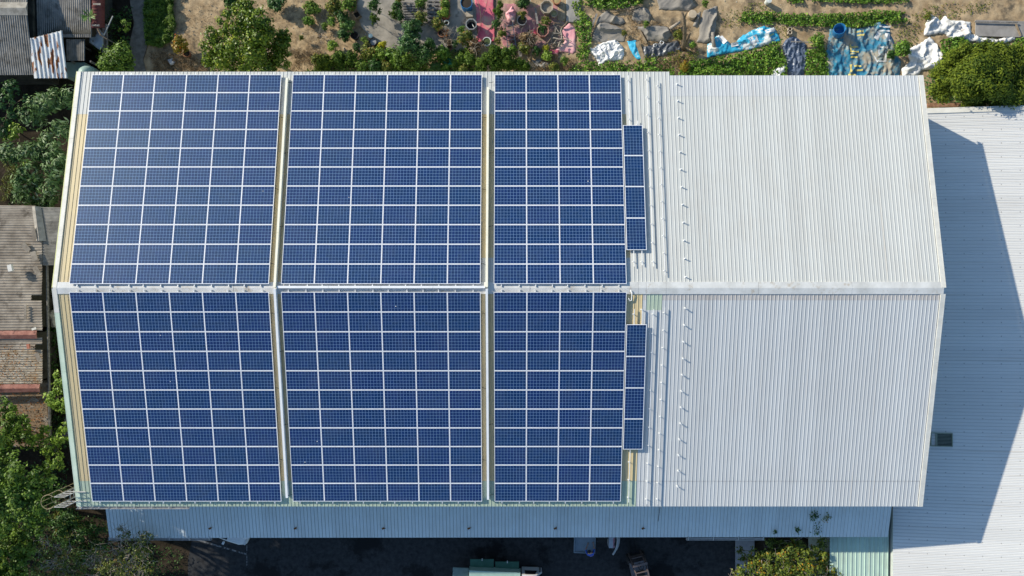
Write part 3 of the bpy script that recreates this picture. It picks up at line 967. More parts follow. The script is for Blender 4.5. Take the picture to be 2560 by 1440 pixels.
# neighbour hall
NX0 = 22.15
def nz(x): return 3.60 + .128 * (x - NX0)
def nbr_mat():
    m = sheet_mat("neighbour_roof_white", (.66, .655, .635), (.57, .55, .53), .30, grime_shade=(1, -27.0, 37.18 / 189, .0, .11, .62), tone=1)
    t = m.node_tree; b = t.nodes["Principled BSDF"]; N = t.nodes.new
    src = b.inputs["Base Color"].links[0].from_socket
    g = N("ShaderNodeNewGeometry"); s = N("ShaderNodeSeparateXYZ"); t.links.new(g.outputs["Position"], s.inputs[0])
    def mt(op, a, bb):
        x = N("ShaderNodeMath"); x.operation = op
        for i, q_ in enumerate((a, bb)):
            if isinstance(q_, (int, float)): x.inputs[i].default_value = q_
            else: t.links.new(q_, x.inputs[i])
        return x.outputs[0]
    ax = mt('ABSOLUTE', mt('SUBTRACT', mt('FRACT', mt('DIVIDE', s.outputs[0], .98), 0), .5), 0)
    ay = mt('ABSOLUTE', mt('SUBTRACT', mt('FRACT', mt('DIVIDE', s.outputs[1], .788), 0), .5), 0)
    d = mt('MULTIPLY', mt('LESS_THAN', ax, .030), mt('LESS_THAN', ay, .045))
    mx = N("ShaderNodeMix"); mx.data_type = 'RGBA'; t.links.new(mt('MULTIPLY', d, .6), mx.inputs[0]); t.links.new(src, mx.inputs[6]); mx.inputs[7].default_value = (.20, .19, .18, 1)
    t.links.new(mx.outputs[2], b.inputs["Base Color"])
    return m
M_NBR = nbr_mat()
nb = thing("neighbour_hall", "lower white ribbed metal roof to the right, half in the long hall's shadow", "building", (30, -5, 0))
NY0, NY1 = 10.38, -27.0
NXR = 38.0
m = MB(); m.corr4((NX0, NY1, nz(NX0)), (NXR, NY1, nz(NXR)), (NXR, NY0 - .2, nz(NXR)), (NX0, NY0 - .2, nz(NX0)), .1965, .016, 0, 'trap')
m.build("roof", M_NBR, nb)
m = MB(); v = []
for x in (NX0 - .02, NXR):
    v += [(x, NY0, nz(x) - .18), (x, NY0, nz(x) + .05), (x, NY0 - .30, nz(x) + .052), (x, NY0 - .30, nz(x) + .01)]
m.add(v, [(0, 4, 5, 1), (1, 5, 6, 2), (2, 6, 7, 3)]); m.build("verge_flashing", M_FLASH_W, nb)
m = MB()
m.add([(NX0 + .06, NY0 - .1, 0), (NXR, NY0 - .1, 0), (NXR, NY1, 0), (NX0 + .06, NY1, 0),
       (NX0 + .06, NY0 - .1, nz(NX0) - .03), (NXR, NY0 - .1, nz(NXR) - .1), (NXR, NY1, nz(NXR) - .1), (NX0 + .06, NY1, nz(NX0) - .03)],
      [(0, 1, 5, 4), (1, 2, 6, 5), (2, 3, 7, 6), (3, 0, 4, 7)])
m.build("wall", M_WALL, nb)
# far slope of the same roof
m = MB(); m.corr4((NXR + 16, NY1, nz(NXR) - 2.0), (NXR, NY1, nz(NXR)), (NXR, NY0 - .2, nz(NXR)), (NXR + 16, NY0 - .2, nz(NXR) - 2.0), .1965, .03, 0, 'trap')
m.build("roof", M_NBR, nb)
# louvre on that roof
c0 = P(2327, 1082, 3.9); c1 = P(2378, 1115, 3.95)
lv = thing("roof_louvre", "small dark slatted ventilation louvre in the shaded neighbour roof", "vent", ((c0.x + c1.x) / 2, (c0.y + c1.y) / 2, nz((c0.x + c1.x) / 2)))
zc = nz((c0.x + c1.x) / 2); tilt = Matrix.Rotation(-math.atan(.128), 4, 'Y')
M_LOUV = plain("louvre_green_grey", (.17, .20, .17), .6); M_LOUVF = plain("louvre_frame", (.26, .30, .24), .6)
lw, ll = c1.x - c0.x, c0.y - c1.y
m = MB()
for dx, dy, sx, sy in ((0, ll / 2, lw, .04), (0, -ll / 2, lw, .04), (-lw / 2, 0, .05, ll), (lw / 2, 0, .04, ll), (-lw / 2 + .30, 0, .05, ll)):
    m.box(tilt @ Vector((dx, dy, .06)) + WL[lv.name], (sx, sy, .09), mat=tilt)
m.build("frame", M_LOUVF, lv)
m = MB()
for i in range(9):
    m.box(tilt @ Vector((.15, -ll / 2 + .06 + i * (ll - .12) / 8, .058)) + WL[lv.name], (lw - .36, .05, .012), mat=tilt @ Matrix.Rotation(.6, 4, 'X'))
m.build("slats", M_LOUV, lv)
m = MB(); m.box(tilt @ Vector((.15, 0, .034)) + WL[lv.name], (lw - .34, ll - .05, .008), mat=tilt); m.build("duct", plain("duct_dark", (.02, .025, .022), .8), lv)
# green lean-to at the bottom
gl_ = thing("green_shed", "small pale green ribbed shed roof beside the neighbour hall, half overgrown", "shed", (20.2, -17, 0))
M_GSHED = sheet_mat("shed_green", (.46, .60, .50), (.30, .36, .30), .7)
m = MB(); m.corr4((18.6, -13.4, 3.38), (18.6, -21.5, 3.22), (22.05, -21.5, 3.22), (22.05, -13.4, 3.38), .26, .03, 0, 'trap')
m.build("roof", M_GSHED, gl_)
m = MB(); m.add([(18.8, -13.5, 0), (21.95, -13.5, 0), (21.95, -21.4, 0), (18.8, -21.4, 0), (18.8, -13.5, 3.35), (21.95, -13.5, 3.35), (21.95, -21.4, 3.2), (18.8, -21.4, 3.2)],
                [(0, 1, 5, 4), (1, 2, 6, 5), (2, 3, 7, 6), (3, 0, 4, 7)]); m.build("wall", M_WALL, gl_)

# caged ladder on the west gable
M_LAD = noise_mat("ladder_steel", (.46, .44, .40), (.62, .60, .55), 6, .5, .4); M_CAGE = noise_mat("cage_brass_paint", (.30, .23, .12), (.42, .34, .2), 8, .5, .4)
ld = thing("caged_ladder", "steel ladder with hooped safety cage rising above the lower left roof corner", "ladder", (-23.4, -11.05, 0))
ya_, yb_ = -10.78, -11.30
lx = -23.62
for y in (ya_, yb_):
    m = MB()
    m.bar((lx, y, .3), (lx, y, 8.08), .03, .03, up=Vector((1, 0, 0)))
    m.bar((-23.06, y, roof_z(y) + .05), (-23.06, y, 8.08), .03, .03, up=Vector((1, 0, 0)))
    for z in (7.12, 7.44, 7.76, 8.08):
        m.bar((lx, y, z), (-23.06, y, z), .03, .03)
    m.bar((-23.06, y, roof_z(y) + .07), (-22.55, y, roof_z(y) + .07), .045, .03)
    m.build("handrail", M_LAD, ld)
for i in range(22):
    m = MB(); z = .5 + i * .3
    m.bar((lx, ya_, z), (lx, yb_, z), .028, .028); m.build("rung", M_LAD, ld)
yc = (ya_ + yb_) / 2
hoops = [8.08, 7.3, 6.5, 5.4, 4.3, 3.2]
def hoop_pt(a, z):
    return Vector((lx - .32 - .36 * math.cos(a), yc + .37 * math.sin(a), z))
for z in hoops:
    m = MB(); m.tube([Vector((lx, ya_, z))] + [hoop_pt(a, z) for a in np.linspace(2.3, -2.3, 19)] + [Vector((lx, yb_, z))], .013, 6)
    m.build("hoop", M_CAGE, ld, smooth=True)
for a in (-1.5, -.75, 0, .75, 1.5):
    m = MB(); m.tube([hoop_pt(a, 8.08), hoop_pt(a, 3.2)], .014, 5); m.build("cage_strap", M_CAGE, ld)

# ================================================================== YARD
def car(name, label, loc, rz, paint, L=4.3, Wd=1.75, H=1.45):
    t = thing(name, label, "car", loc); t.rotation_euler = (0, 0, rz)
    hw = Wd / 2
    def sec(x, w, z0, z1, r=.12):
        return [(x, -w, z0), (x, -w, z1 - r), (x, -w + r, z1), (x, w - r, z1), (x, w, z1 - r), (x, w, z0)]
    xs_ = [(-L / 2, hw * .80, .35, .72), (-L / 2 + .15, hw * .95, .25, .92), (-L / 2 + .9, hw, .22, .98), (0, hw, .22, .95), (L / 2 - 1.2, hw, .22, .92), (L / 2 - .4, hw * .95, .24, .80), (L / 2 - .05, hw * .82, .30, .66), (L / 2, hw * .74, .36, .58)]
    m = MB(); m.loft([sec(*q_) for q_ in xs_]); b = m.build("body", paint, t, local=True, smooth=False)
    M_G = GLASS
    def cs(x, w, z0, z1, w2):
        return [(x, -w, z0), (x, -w2, z1), (x, w2, z1), (x, w, z0)]
    m = MB(); m.loft([cs(-L / 2 + .35, hw * .82, .94, .97, hw * .80), cs(-L / 2 + .95, hw * .92, .95, H - .05, hw * .70), cs(.15, hw * .93, .93, H - .03, hw * .72), cs(L / 2 - 1.15, hw * .86, .91, .94, hw * .80)])
    m.build("glazing", M_G, t, local=True)
    m = MB(); m.loft([cs(-L / 2 + .85, hw * .74, H - .09, H - .03, hw * .66), cs(-.5, hw * .77, H - .07, H + .01, hw * .68), cs(.22, hw * .76, H - .07, H - .01, hw * .66)])
    m.build("cabin_roof", paint, t, local=True)
    for sx in (-1, 1):
        for sy in (-1, 1):
            m = MB(); m.lathe((sx * L * .30, sy * (hw - .06), .31), [(0, -.09), (.2, -.09), (.31, -.07), (.31, .07), (.2, .09), (0, .09)], 18, M=Matrix.Rotation(math.pi / 2, 4, 'X'))
            wh = m.build("wheel", TYRE, t, local=True, smooth=True)
    for sy in (-1, 1):
        m = MB(); m.box((L / 2 - .10, sy * hw * .60, .64), (.14, .34, .13)); m.build("headlight", LAMP, t, local=True)
        m = MB(); m.box((L / 2 - 1.25, sy * (hw + .08), .98), (.12, .18, .12)); m.build("wing_mirror", paint, t, local=True)
    return t
GLASS = plain("dark_window_glass", (.012, .014, .016), .08, 0, .6, .05)
TYRE = plain("tyre_rubber", (.02, .02, .02), .85)
LAMP = plain("lamp_lens", (.6, .6, .58), .15, 0, .6)
WHITEP = plain("white_vehicle_paint", (.70, .71, .72), .3, 0, .5, .03)
GREENP = noise_mat("dark_green_truck_paint", (.035, .11, .075), (.05, .14, .10), 2, .55, .3)
PALEGR = noise_mat("pale_green_tarpaulin", (.28, .42, .36), (.36, .50, .44), 2, .6, .3)
c = P(548, 1336, .8)
car("white_car", "white car parked under the canopy with only its front corner showing", (c.x - .1, c.y + .78, 0), R(-24), WHITEP)

# truck with a green cargo body
tc_ = P(1245, 1436, 1.4)
tr = thing("green_truck", "green cargo truck with white cab parked at the bottom edge of the yard", "truck", (tc_.x, tc_.y, 0))
tr.rotation_euler = (0, 0, R(-2.5))
def TL(px, py, z):
    p = P(px, py, z) - Vector((tc_.x, tc_.y, 0)); a = R(2.5)
    return Vector((p.x * math.cos(a) - p.y * math.sin(a), p.x * math.sin(a) + p.y * math.cos(a), z))
a = TL(1172, 1427, 1.5); b = TL(1302, 1430, 1.5)
x0, x1, yt = a.x, b.x, (a.y + b.y) / 2
m = MB(); m.box(((x0 + x1) / 2, yt - 1.0, 1.19), (x1 - x0, 2.0, .62), taper=.985); m.build("cargo_body", PALEGR, tr, local=True)
m = MB(); m.box(((x0 + x1) / 2, yt - 1.0, .72), (x1 - x0 + 2.2, 1.0, .28)); m.build("chassis", TYRE, tr, local=True)
a = TL(1132, 1425, 1.25); m = MB(); m.box((x0 - .52, yt - .9, 1.1), (.98, 1.75, .07)); m.build("tail_lift", noise_mat("tail_lift_grey", (.12, .17, .16), (.17, .23, .21), 3, .6), tr, local=True)
for (pa, pb, ya, yb) in ((1176, 1235, 1396, 1428), (1239, 1298, 1402, 1431)):
    a = TL(pa, ya, .95); b = TL(pb, ya, .95)
    d = TL(pa, yb, .95)
    m = MB(); m.box(((a.x + b.x) / 2, (a.y + d.y) / 2, .95), (b.x - a.x, a.y - d.y - .03, .06), mat=Matrix.Rotation(R(2.5), 4, 'Z'))
    f = m.build("side_board", GREENP, tr, local=True)
    m = MB(); m.box(((a.x + b.x) / 2, a.y - .02, 1.0), (.05, .14, .05)); h_ = m.build("latch", LAMP, f, local=True)
ca = TL(1306, 1412, 1.5); cb = TL(1357, 1412, 1.5)
cw = (cb.x - ca.x)
yy = yt - 1.0
def cabsec(x, w, z0, z1): return [(x, yy - w, z0), (x, yy - w * .96, z1), (x, yy + w * .96, z1), (x, yy + w, z0)]
m = MB(); m.loft([cabsec(ca.x, .92, .4, 1.62), cabsec(ca.x + cw * .55, .92, .4, 1.64), cabsec(ca.x + cw * .72, .93, .4, 1.56), cabsec(cb.x, .90, .4, .95)]); m.build("cab", WHITEP, tr, local=True)
m = MB(); xq0, xq1 = ca.x + cw * .72, cb.x
m.add([(xq0 + .03, yy - .80, 1.56), (xq1 + .015, yy - .78, .97), (xq1 + .015, yy + .78, .97), (xq0 + .03, yy + .80, 1.56)], [(0, 1, 2, 3)]); m.build("windscreen", GLASS, tr, local=True, solid=.02)
for s in (-1, 1):
    m = MB(); m.add([(ca.x + .18, yy + s * .935, .98), (xq0 + .05, yy + s * .935, .98), (xq0 - .1, yy + s * .915, 1.46), (ca.x + .18, yy + s * .915, 1.48)], [(0, 1, 2, 3)]); m.build("side_window", GLASS, tr, local=True, solid=.01)
    m = MB(); m.box((cb.x - .15, yy + s * 1.12, 1.25), (.08, .22, .25)); m.build("wing_mirror", TYRE, tr, local=True)
    for x in (x0 + .8, ca.x + cw * .55):
        m = MB(); m.lathe((x, yy + s * .78, .40), [(0, -.12), (.26, -.12), (.40, -.1), (.40, .1), (.26, .12), (0, .12)], 18, M=Matrix.Rotation(math.pi / 2, 4, 'X')); m.build("wheel", TYRE, tr, local=True, smooth=True)

# cargo tricycle at the canopy edge
CARTG = noise_mat("cart_bed_grey", (.17, .22, .26), (.23, .28, .32), 2.5, .6, .3)
CARTF = plain("cart_frame", (.06, .06, .065), .5, .3)
c = P(1462, 1352, .9)
tk = thing("cargo_tricycle", "grey-bedded cargo tricycle parked half under the canopy edge", "tricycle", (c.x, c.y, 0))
bl, bw = 1.28, 1.75
o_ = WL[tk.name]
m = MB()
m.box(o_ + Vector((0, .15, .88)), (bl, bw, .06), rz=R(-2))
for dx, dy, sx, sy in ((0, bw / 2 + .15, bl, .05), (0, -bw / 2 + .15, bl, .05), (-bl / 2, .15, .05, bw), (bl / 2, .15, .05, bw)):
    m.box(o_ + Vector((dx, dy, .93)), (sx, sy, .12), rz=R(-2))
m.build("cargo_bed", CARTG, tk)
m = MB(); m.bar(o_ + Vector((-.5, .15, .55)), o_ + Vector((2.1, .15, .55)), .25, .12); m.box(o_ + Vector((1.0, .15, .72)), (.5, .5, .3)); m.build("frame", CARTF, tk)
m = MB(); m.box(o_ + Vector((1.05, .15, .98)), (.5, .42, .16)); m.build("seat", TYRE, tk)
m = MB()
ws = [o_ + Vector((2.0 - .28 * (abs(t_) ** 2.4), .15 + t_ * .95, 1.15 - .1 * abs(t_))) for t_ in np.linspace(-1, 1, 13)]
m.tube(ws, .06, 8); m.tube([p + Vector((.16, 0, -.35)) for p in ws[1:-1]], .05, 8)
m.build("windshield_frame", plain("grey_plastic", (.34, .36, .38), .4), tk, smooth=True)
m = MB(); m.tube([o_ + Vector((1.8, -.25, 1.05)), o_ + Vector((1.9, .15, 1.08)), o_ + Vector((1.8, .55, 1.05))], .025, 6); m.build("handlebar", CARTF, tk)
for dx, dy in ((-.15, -.72), (-.15, 1.0), (2.15, .15)):
    m = MB(); m.lathe(o_ + Vector((dx, dy, .32)), [(0, -.06), (.22, -.06), (.32, -.04), (.32, .04), (.22, .06), (0, .06)], 16, M=Matrix.Rotation(math.pi / 2, 4, 'X')); m.build("wheel", TYRE, tk, smooth=True)
c = P(1528, 1350, .6)
m = MB(); m.box((c.x, c.y, .42), (.34, .85, .8), 0); m.box((c.x + .14, c.y - .1, .825), (.10, .6, .012), 1)
tag(m.build("carton", [plain("carton_pale", (.42, .45, .50), .7), plain("carton_pink_label", (.42, .2, .24), .7)]), "pale carton with pink strip standing on end beside the tricycle", "box")

# person in blue beside the cart
def person():
    c = P(1479, 1388, 1.0)
    b = Vector((c.x, c.y, 0))
    t = thing("person", "person in a blue shirt bending over beside the grey tricycle bed", "person", b)
    J = dict(pel=(0, 0, .93), spine=(-.06, .10, 1.15), chest=(-.12, .25, 1.34), neck=(-.16, .34, 1.43), head=(-.19, .42, 1.50), crown=(-.22, .47, 1.62),
             hl=(.10, .0, .90), kl=(.11, .06, .49), al=(.12, -.02, .08), fl=(.10, .16, .04),
             hr=(-.10, .0, .90), kr=(-.11, .07, .49), ar=(-.12, -.01, .08), fr=(-.13, .17, .04),
             sl=(.06, .27, 1.36), el=(.16, .46, 1.17), wl=(.12, .66, 1.06), nl=(.10, .74, 1.03),
             sr=(-.30, .21, 1.36), er=(-.38, .42, 1.18), wr=(-.26, .62, 1.06), nr=(-.22, .70, 1.03))
    E = [("pel", "spine"), ("spine", "chest"), ("chest", "neck"), ("neck", "head"), ("head", "crown"), ("pel", "hl"), ("hl", "kl"), ("kl", "al"), ("al", "fl"),
         ("pel", "hr"), ("hr", "kr"), ("kr", "ar"), ("ar", "fr"), ("chest", "sl"), ("sl", "el"), ("el", "wl"), ("wl", "nl"), ("chest", "sr"), ("sr", "er"), ("er", "wr"), ("wr", "nr")]
    RAD = dict(pel=.13, spine=.125, chest=.135, neck=.055, head=.088, crown=.07, hl=.085, kl=.058, al=.04, fl=.035, hr=.085, kr=.058, ar=.04, fr=.035,
               sl=.06, el=.042, wl=.028, nl=.03, sr=.06, er=.042, wr=.028, nr=.03)
    def skin(name, keys, mat, grow, base):
        ks = [k for k in J if k in keys]; ix = {k: i for i, k in enumerate(ks)}
        me = bpy.data.meshes.new(name)
        me.from_pydata([J[k] for k in ks], [(ix[a], ix[b_]) for a, b_ in E if a in ix and b_ in ix], [])
        me.materials.append(mat)
        o = bpy.data.objects.new(name, me); COL.objects.link(o); o.parent = t
        o.modifiers.new("skin", 'SKIN'); sd = o.modifiers.new("sub", 'SUBSURF'); sd.levels = 1; sd.render_levels = 1
        sv = me.skin_vertices[0].data
        for k in ks:
            sv[ix[k]].radius = (RAD[k] + grow, RAD[k] + grow); sv[ix[k]].use_root = (k == base)
        return o
    skin("body", set(J), plain("skin", (.38, .22, .15), .6), 0, "pel")
    skin("shirt", {"pel", "spine", "chest", "sl", "el", "sr", "er"}, plain("blue_shirt", (.03, .09, .42), .8), .014, "spine")
    skin("trousers", {"pel", "hl", "kl", "al", "hr", "kr", "ar"}, plain("dark_trousers", (.02, .02, .025), .8), .013, "pel")
    m = MB(); h0 = Vector(J["head"])
    m.lathe(h0 + Vector((-.01, -.0, .02)), [(.098, -.03), (.102, .03), (.085, .08), (.05, .108), (0, .115)], 14, M=Matrix.Rotation(-.35, 4, 'X'))
    m.build("hair", plain("black_hair", (.012, .010, .010), .7), t, local=True, smooth=True)
    for w_, sgn in (("nl", 1), ("nr", -1)):
        p = Vector(J[w_]); m = MB()
        for i in range(4):
            a = p + Vector(((i - 1.5) * .018, .015, 0)); m.tube([a, a + Vector((0, .045, -.005)), a + Vector((0, .07 - .006 * abs(i - 1.4), -.03))], [.0095, .009, .007], 6)
        a = p + Vector((-sgn * .03, -.01, 0)); m.tube([a, a + Vector((-sgn * .03, .035, -.01)), a + Vector((-sgn * .025, .06, -.025))], [.011, .010, .008], 6)
        m.build("fingers", bpy.data.materials["skin"], t, local=True, smooth=True)
person()

# forklift
fk_c = P(1598, 1420, 1.0)
fk = thing("forklift", "grey forklift with slatted overhead guard standing in the dark yard", "forklift", (fk_c.x, fk_c.y, 0)); fk.rotation_euler = (0, 0, R(13))
FKP = noise_mat("forklift_grey_paint", (.10, .095, .10), (.15, .14, .15), 3, .5, .4); FKD = plain("forklift_guard", (.13, .10, .095), .5, .2)
m = MB()   # local: +y is the front (up in the photo)
m.box((0, -.35, .65), (1.05, 1.5, .75)); m.box((0, -1.05, .78), (1.08, .5, .95), taper=.9); m.build("body", FKP, fk, local=True)
m = MB(); m.box((0, -.42, 1.12), (.5, .5, .14)); m.box((0, -.68, 1.35), (.5, .1, .45)); m.build("seat", TYRE, fk, local=True)
m = MB()
for s in (-1, 1):
    m.bar((s * .42, .42, .9), (s * .36, .15, 2.05), .06, .06); m.bar((s * .44, -.85, 1.0), (s * .36, -.70, 2.05), .06, .06); m.bar((s * .37, .20, 2.06), (s * .37, -.74, 2.06), .07, .06)
m.bar((-.40, .18, 2.06), (.40, .18, 2.06), .06, .05); m.bar((-.42, -.74, 2.06), (.42, -.74, 2.06), .12, .06)
for i in range(4): m.bar((-.33, .02 - i * .16 - .1, 2.06), (.33, .02 - i * .16 - .1, 2.06), .035, .03)
m.build("overhead_guard", FKD, fk, local=True)
m = MB()
for s in (-1, 1): m.bar((s * .38, .66, .15), (s * .38, .66, 2.1), .1, .12, up=Vector((0, 1, 0)))
m.bar((-.46, .66, 2.08), (.46, .66, 2.08), .14, .08); m.bar((-.45, .7, .9), (.45, .7, .9), .05, .4)
m.build("mast", FKD, fk, local=True)
for s in (-1, 1):
    m = MB(); m.box((s * .24, 1.2, .12), (.11, 1.0, .05)); m.build("fork", TYRE, fk, local=True)
for s in (-1, 1):
    for y, r_ in ((.35, .32), (-.95, .26)):
        m = MB(); m.lathe((s * .50, y, r_), [(0, -.1), (r_ * .7, -.1), (r_, -.07), (r_, .07), (r_ * .7, .1), (0, .1)], 16, M=Matrix.Rotation(math.pi / 2, 4, 'Y')); m.build("wheel", TYRE, fk, local=True, smooth=True)
m = MB(); m.lathe((.1, .12, 1.25), [(.15, 0), (.17, .015), (.15, .03), (.13, .015), (.15, 0)], 16, M=Matrix.Rotation(-.6, 4, 'X')); m.tube([(.1, .35, .95), (.1, .12, 1.25)], .025, 6); m.build("steering_wheel", TYRE, fk, local=True)

# ================================================================== GROUND
M_SOIL = noise_mat("soil", (.022, .018, .012), (.055, .042, .030), 1.4, .95, .05, bump=.03, bscale=7, c3=(.02, .017, .012), c3scale=.5, c3lo=.5, c3hi=.65)
m = MB(); m.add([(-500, -500, 0), (500, -500, 0), (500, 500, 0), (-500, 500, 0)], [(0, 1, 2, 3)])
tag(m.build("ground", M_SOIL, loc=(0, 0, 0)), "bare brown soil around the buildings", "ground", None, "structure")
M_ASPH = noise_mat("yard_asphalt", (.022, .023, .025), (.044, .045, .047), 3.5, .9, .2, c3=(.012, .012, .013), c3scale=.35, c3lo=.53, c3hi=.60, bump=.004, bscale=60)
m = MB(); m.prism(wpoly([(500, 1250), (1838, 1250), (1838, 2600), (455, 2600), (470, 1400)]), .004, .010)
tag(m.build("yard", M_ASPH, loc=(0, 0, 0)), "dark asphalt yard in the hall's shadow", "yard", None, "structure")
M_CONC = noise_mat("concrete", (.16, .155, .15), (.26, .25, .235), 1.6, .9, .15, c3=(.11, .10, .09), c3scale=1.1, bump=.004, bscale=30)
m = MB(); m.prism(wpoly([(1838, 1260), (1885, 1260), (1880, 2600), (1838, 2600)]), .01, .12)
tag(m.build("concrete_kerb", noise_mat("kerb_concrete", (.26, .26, .28), (.36, .36, .38), 2, .9, .15), loc=(0, 0, 0)), "pale concrete strip between the yard and the overgrown plot", "pavement", None, "structure")
M_PAINT = noise_mat("worn_white_paint", (.03, .03, .032), (.20, .205, .21), 6, .8, .2, lo=.40, hi=.56)
m = MB()
for a, b, w_ in (((483, 1347), (617, 1386), .10), ((617, 1362), (617, 1415), .05)):
    p, q_ = P(*a, .014), P(*b, .014); m.bar(p, q_, w_, .006)
tag(m.build("painted_line", M_PAINT, loc=(0, 0, 0)), "worn white painted bay line on the asphalt", "marking", None, "structure")
# garden soil with real clods
def soil_h(x, y):
    q = Vector((x, y, 0))
    return .05 + .045 * noise.noise(q * 1.1) + .03 * noise.noise(q * 3.1 + Vector((5, 1, 3))) + .028 * abs(noise.noise(q * 7.3)) + .012 * noise.noise(q * 15.0)
M_DIRT2 = noise_mat("garden_soil", (.27, .19, .11), (.50, .375, .23), 1.6, .95, .05, bump=.02, bscale=16, c3=(.13, .105, .075), c3scale=.75, c3lo=.52, c3hi=.64)
gx0, gx1, gy0, gy1 = -24.0, 34.0, 11.2, 22.0
st = .085
nx_, ny_ = int((gx1 - gx0) / st), int((gy1 - gy0) / st)
verts = np.empty(((nx_ + 1) * (ny_ + 1), 3))
k = 0
for i in range(nx_ + 1):
    x = gx0 + i * st
    for j in range(ny_ + 1):
        y = gy0 + j * st
        e = min(1, min(i, nx_ - i, j, ny_ - j) / 6)
        verts[k] = (x, y, .006 + (soil_h(x, y)) * e); k += 1
me = bpy.data.meshes.new("garden_soil")
me.vertices.add(len(verts)); me.vertices.foreach_set("co", verts.reshape(-1))
ii, jj = np.meshgrid(np.arange(nx_), np.arange(ny_), indexing='ij')
a_ = (ii * (ny_ + 1) + jj).reshape(-1)
fc = np.stack([a_, a_ + ny_ + 1, a_ + ny_ + 2, a_ + 1], 1).astype(np.int32)
me.loops.add(fc.size); me.loops.foreach_set("vertex_index", fc.reshape(-1))
me.polygons.add(len(fc)); me.polygons.foreach_set("loop_start", np.arange(0, fc.size, 4, dtype=np.int32)); me.polygons.foreach_set("loop_total", np.full(len(fc), 4, dtype=np.int32))
me.update(calc_edges=True); me.materials.append(M_DIRT2)
o = bpy.data.objects.new("garden_soil", me); COL.objects.link(o); m = MB(); m.add([(-24, 21.5, .045), (70, 21.5, .045), (70, 90, .045), (-24, 90, .045)], [(0, 1, 2, 3)]); m.add([(34, 10.5, .045), (70, 10.5, .045), (70, 21.5, .045), (34, 21.5, .045)], [(0, 1, 2, 3)])
tag(m.build("field", M_DIRT2, loc=(0, 0, 0)), "dry bare field continuing beyond the garden", "field", None, "structure")
tag(o, "dry lumpy garden soil along the upper side of the hall", "soil", None, "structure")

# ================================================================== OLD HOUSES ON THE WEST SIDE
M_FIBRE = noise_mat("fibre_cement_grey", (.155, .145, .128), (.30, .28, .25), 1.3, .9, .1, c3=(.11, .10, .085), c3scale=1.6, c3lo=.52, c3hi=.66)
M_FIBRE2 = noise_mat("fibre_cement_brown", (.185, .155, .125), (.37, .32, .262), 1.1, .9, .1, c3=(.12, .10, .08), c3scale=1.5, c3lo=.54, c3hi=.68)
M_LITTER = noise_mat("leaf_litter_roof", (.17, .118, .075), (.27, .20, .135), 9, .95, .05, c3=(.34, .30, .25), c3scale=1.6, c3lo=.54, c3hi=.66)
M_REDCAP = noise_mat("red_oxide_cap", (.22, .085, .065), (.36, .17, .13), 3, .75, .2, c3=(.14, .06, .05), c3scale=4)
M_CONCAP = noise_mat("concrete_cap", (.25, .225, .19), (.42, .385, .33), 3, .9, .1)
M_HWALL = noise_mat("old_render", (.035, .033, .026), (.085, .08, .065), 1.5, .9, .1)
def rust_mat():
    m = noise_mat("rusted_white_sheet", (.62, .62, .60), (.74, .74, .73), 2, .5, .3)
    t = m.node_tree; b = t.nodes["Principled BSDF"]; N = t.nodes.new
    src = b.inputs["Base Color"].links[0].from_socket
    tc = N("ShaderNodeTexCoord"); mp = N("ShaderNodeMapping"); mp.inputs["Scale"].default_value = (3.4, .85, 1); t.links.new(tc.outputs["Object"], mp.inputs[0])
    n = N("ShaderNodeTexNoise"); n.inputs["Scale"].default_value = 1.5; n.inputs["Detail"].default_value = 5; t.links.new(mp.outputs[0], n.inputs["Vector"])
    rp = N("ShaderNodeValToRGB"); e = rp.color_ramp.elements
    e[0].position = .56; e[0].color = (0, 0, 0, 1); e[1].position = .585; e[1].color = (1, 1, 1, 1); t.links.new(n.outputs[0], rp.inputs[0])
    mx = N("ShaderNodeMix"); mx.data_type = 'RGBA'; t.links.new(rp.outputs[0], mx.inputs[0]); t.links.new(src, mx.inputs[6])
    n2 = N("ShaderNodeTexNoise"); n2.inputs["Scale"].default_value = 9; t.links.new(tc.outputs["Object"], n2.inputs["Vector"])
    r2 = N("ShaderNodeValToRGB"); r2.color_ramp.elements[0].color = (.16, .045, .015, 1); r2.color_ramp.elements[1].color = (.42, .17, .05, 1); r2.color_ramp.elements[0].position = .35; r2.color_ramp.elements[1].position = .7
    t.links.new(n2.outputs[0], r2.inputs[0]); t.links.new(r2.outputs[0], mx.inputs[7]); t.links.new(mx.outputs[2], b.inputs["Base Color"])
    return m
M_RUSTED = rust_mat()

h1 = thing("old_cottage", "old cottage with grey corrugated gable roof in the upper left corner", "house", (-30, 15, 0))
m = MB()
m.corr4((-37, 16.4, 3.22), (-37, 12.7, 2.58), (-28.5, 12.7, 2.58), (-28.5, 16.4, 3.22), .135, .04, 0, nu=2, sag=.05)
m.corr4((-37, 20.2, 2.55), (-37, 16.4, 3.22), (-28.5, 16.4, 3.22), (-28.5, 20.2, 2.55), .135, .04, 0, nu=2, sag=.05)
m.build("roof", M_FIBRE, h1, smooth=True)
for i, (a, b) in enumerate(((-37, -32.5), (-32.45, -30.2), (-30.15, -28.45))):
    m = MB(); m.add([(a, 16.02, 3.20), (a, 16.4, 3.35), (a, 16.78, 3.22), (b, 16.02, 3.20), (b, 16.4, 3.35), (b, 16.78, 3.22)], [(0, 3, 4, 1), (1, 4, 5, 2), (3, 5, 4)])
    m.build("ridge_cap", M_CONCAP, h1)
m = MB(); m.box((-32.8, 16.4, 1.2), (8.2, 7.0, 2.4)); m.build("wall", M_HWALL, h1)
h1b = thing("cottage_annex", "grey corrugated annex roof beside the cottage, partly shaded by it", "house", (-26, 16, 0))
m = MB(); m.corr4((-28.6, 22, 2.45), (-28.6, 15.1, 2.15), (-25.33, 15.1, 2.15), (-25.3, 22, 2.45), .125, .04, 0, nu=2, sag=.06)
m.build("roof", M_FIBRE, h1b, smooth=True)
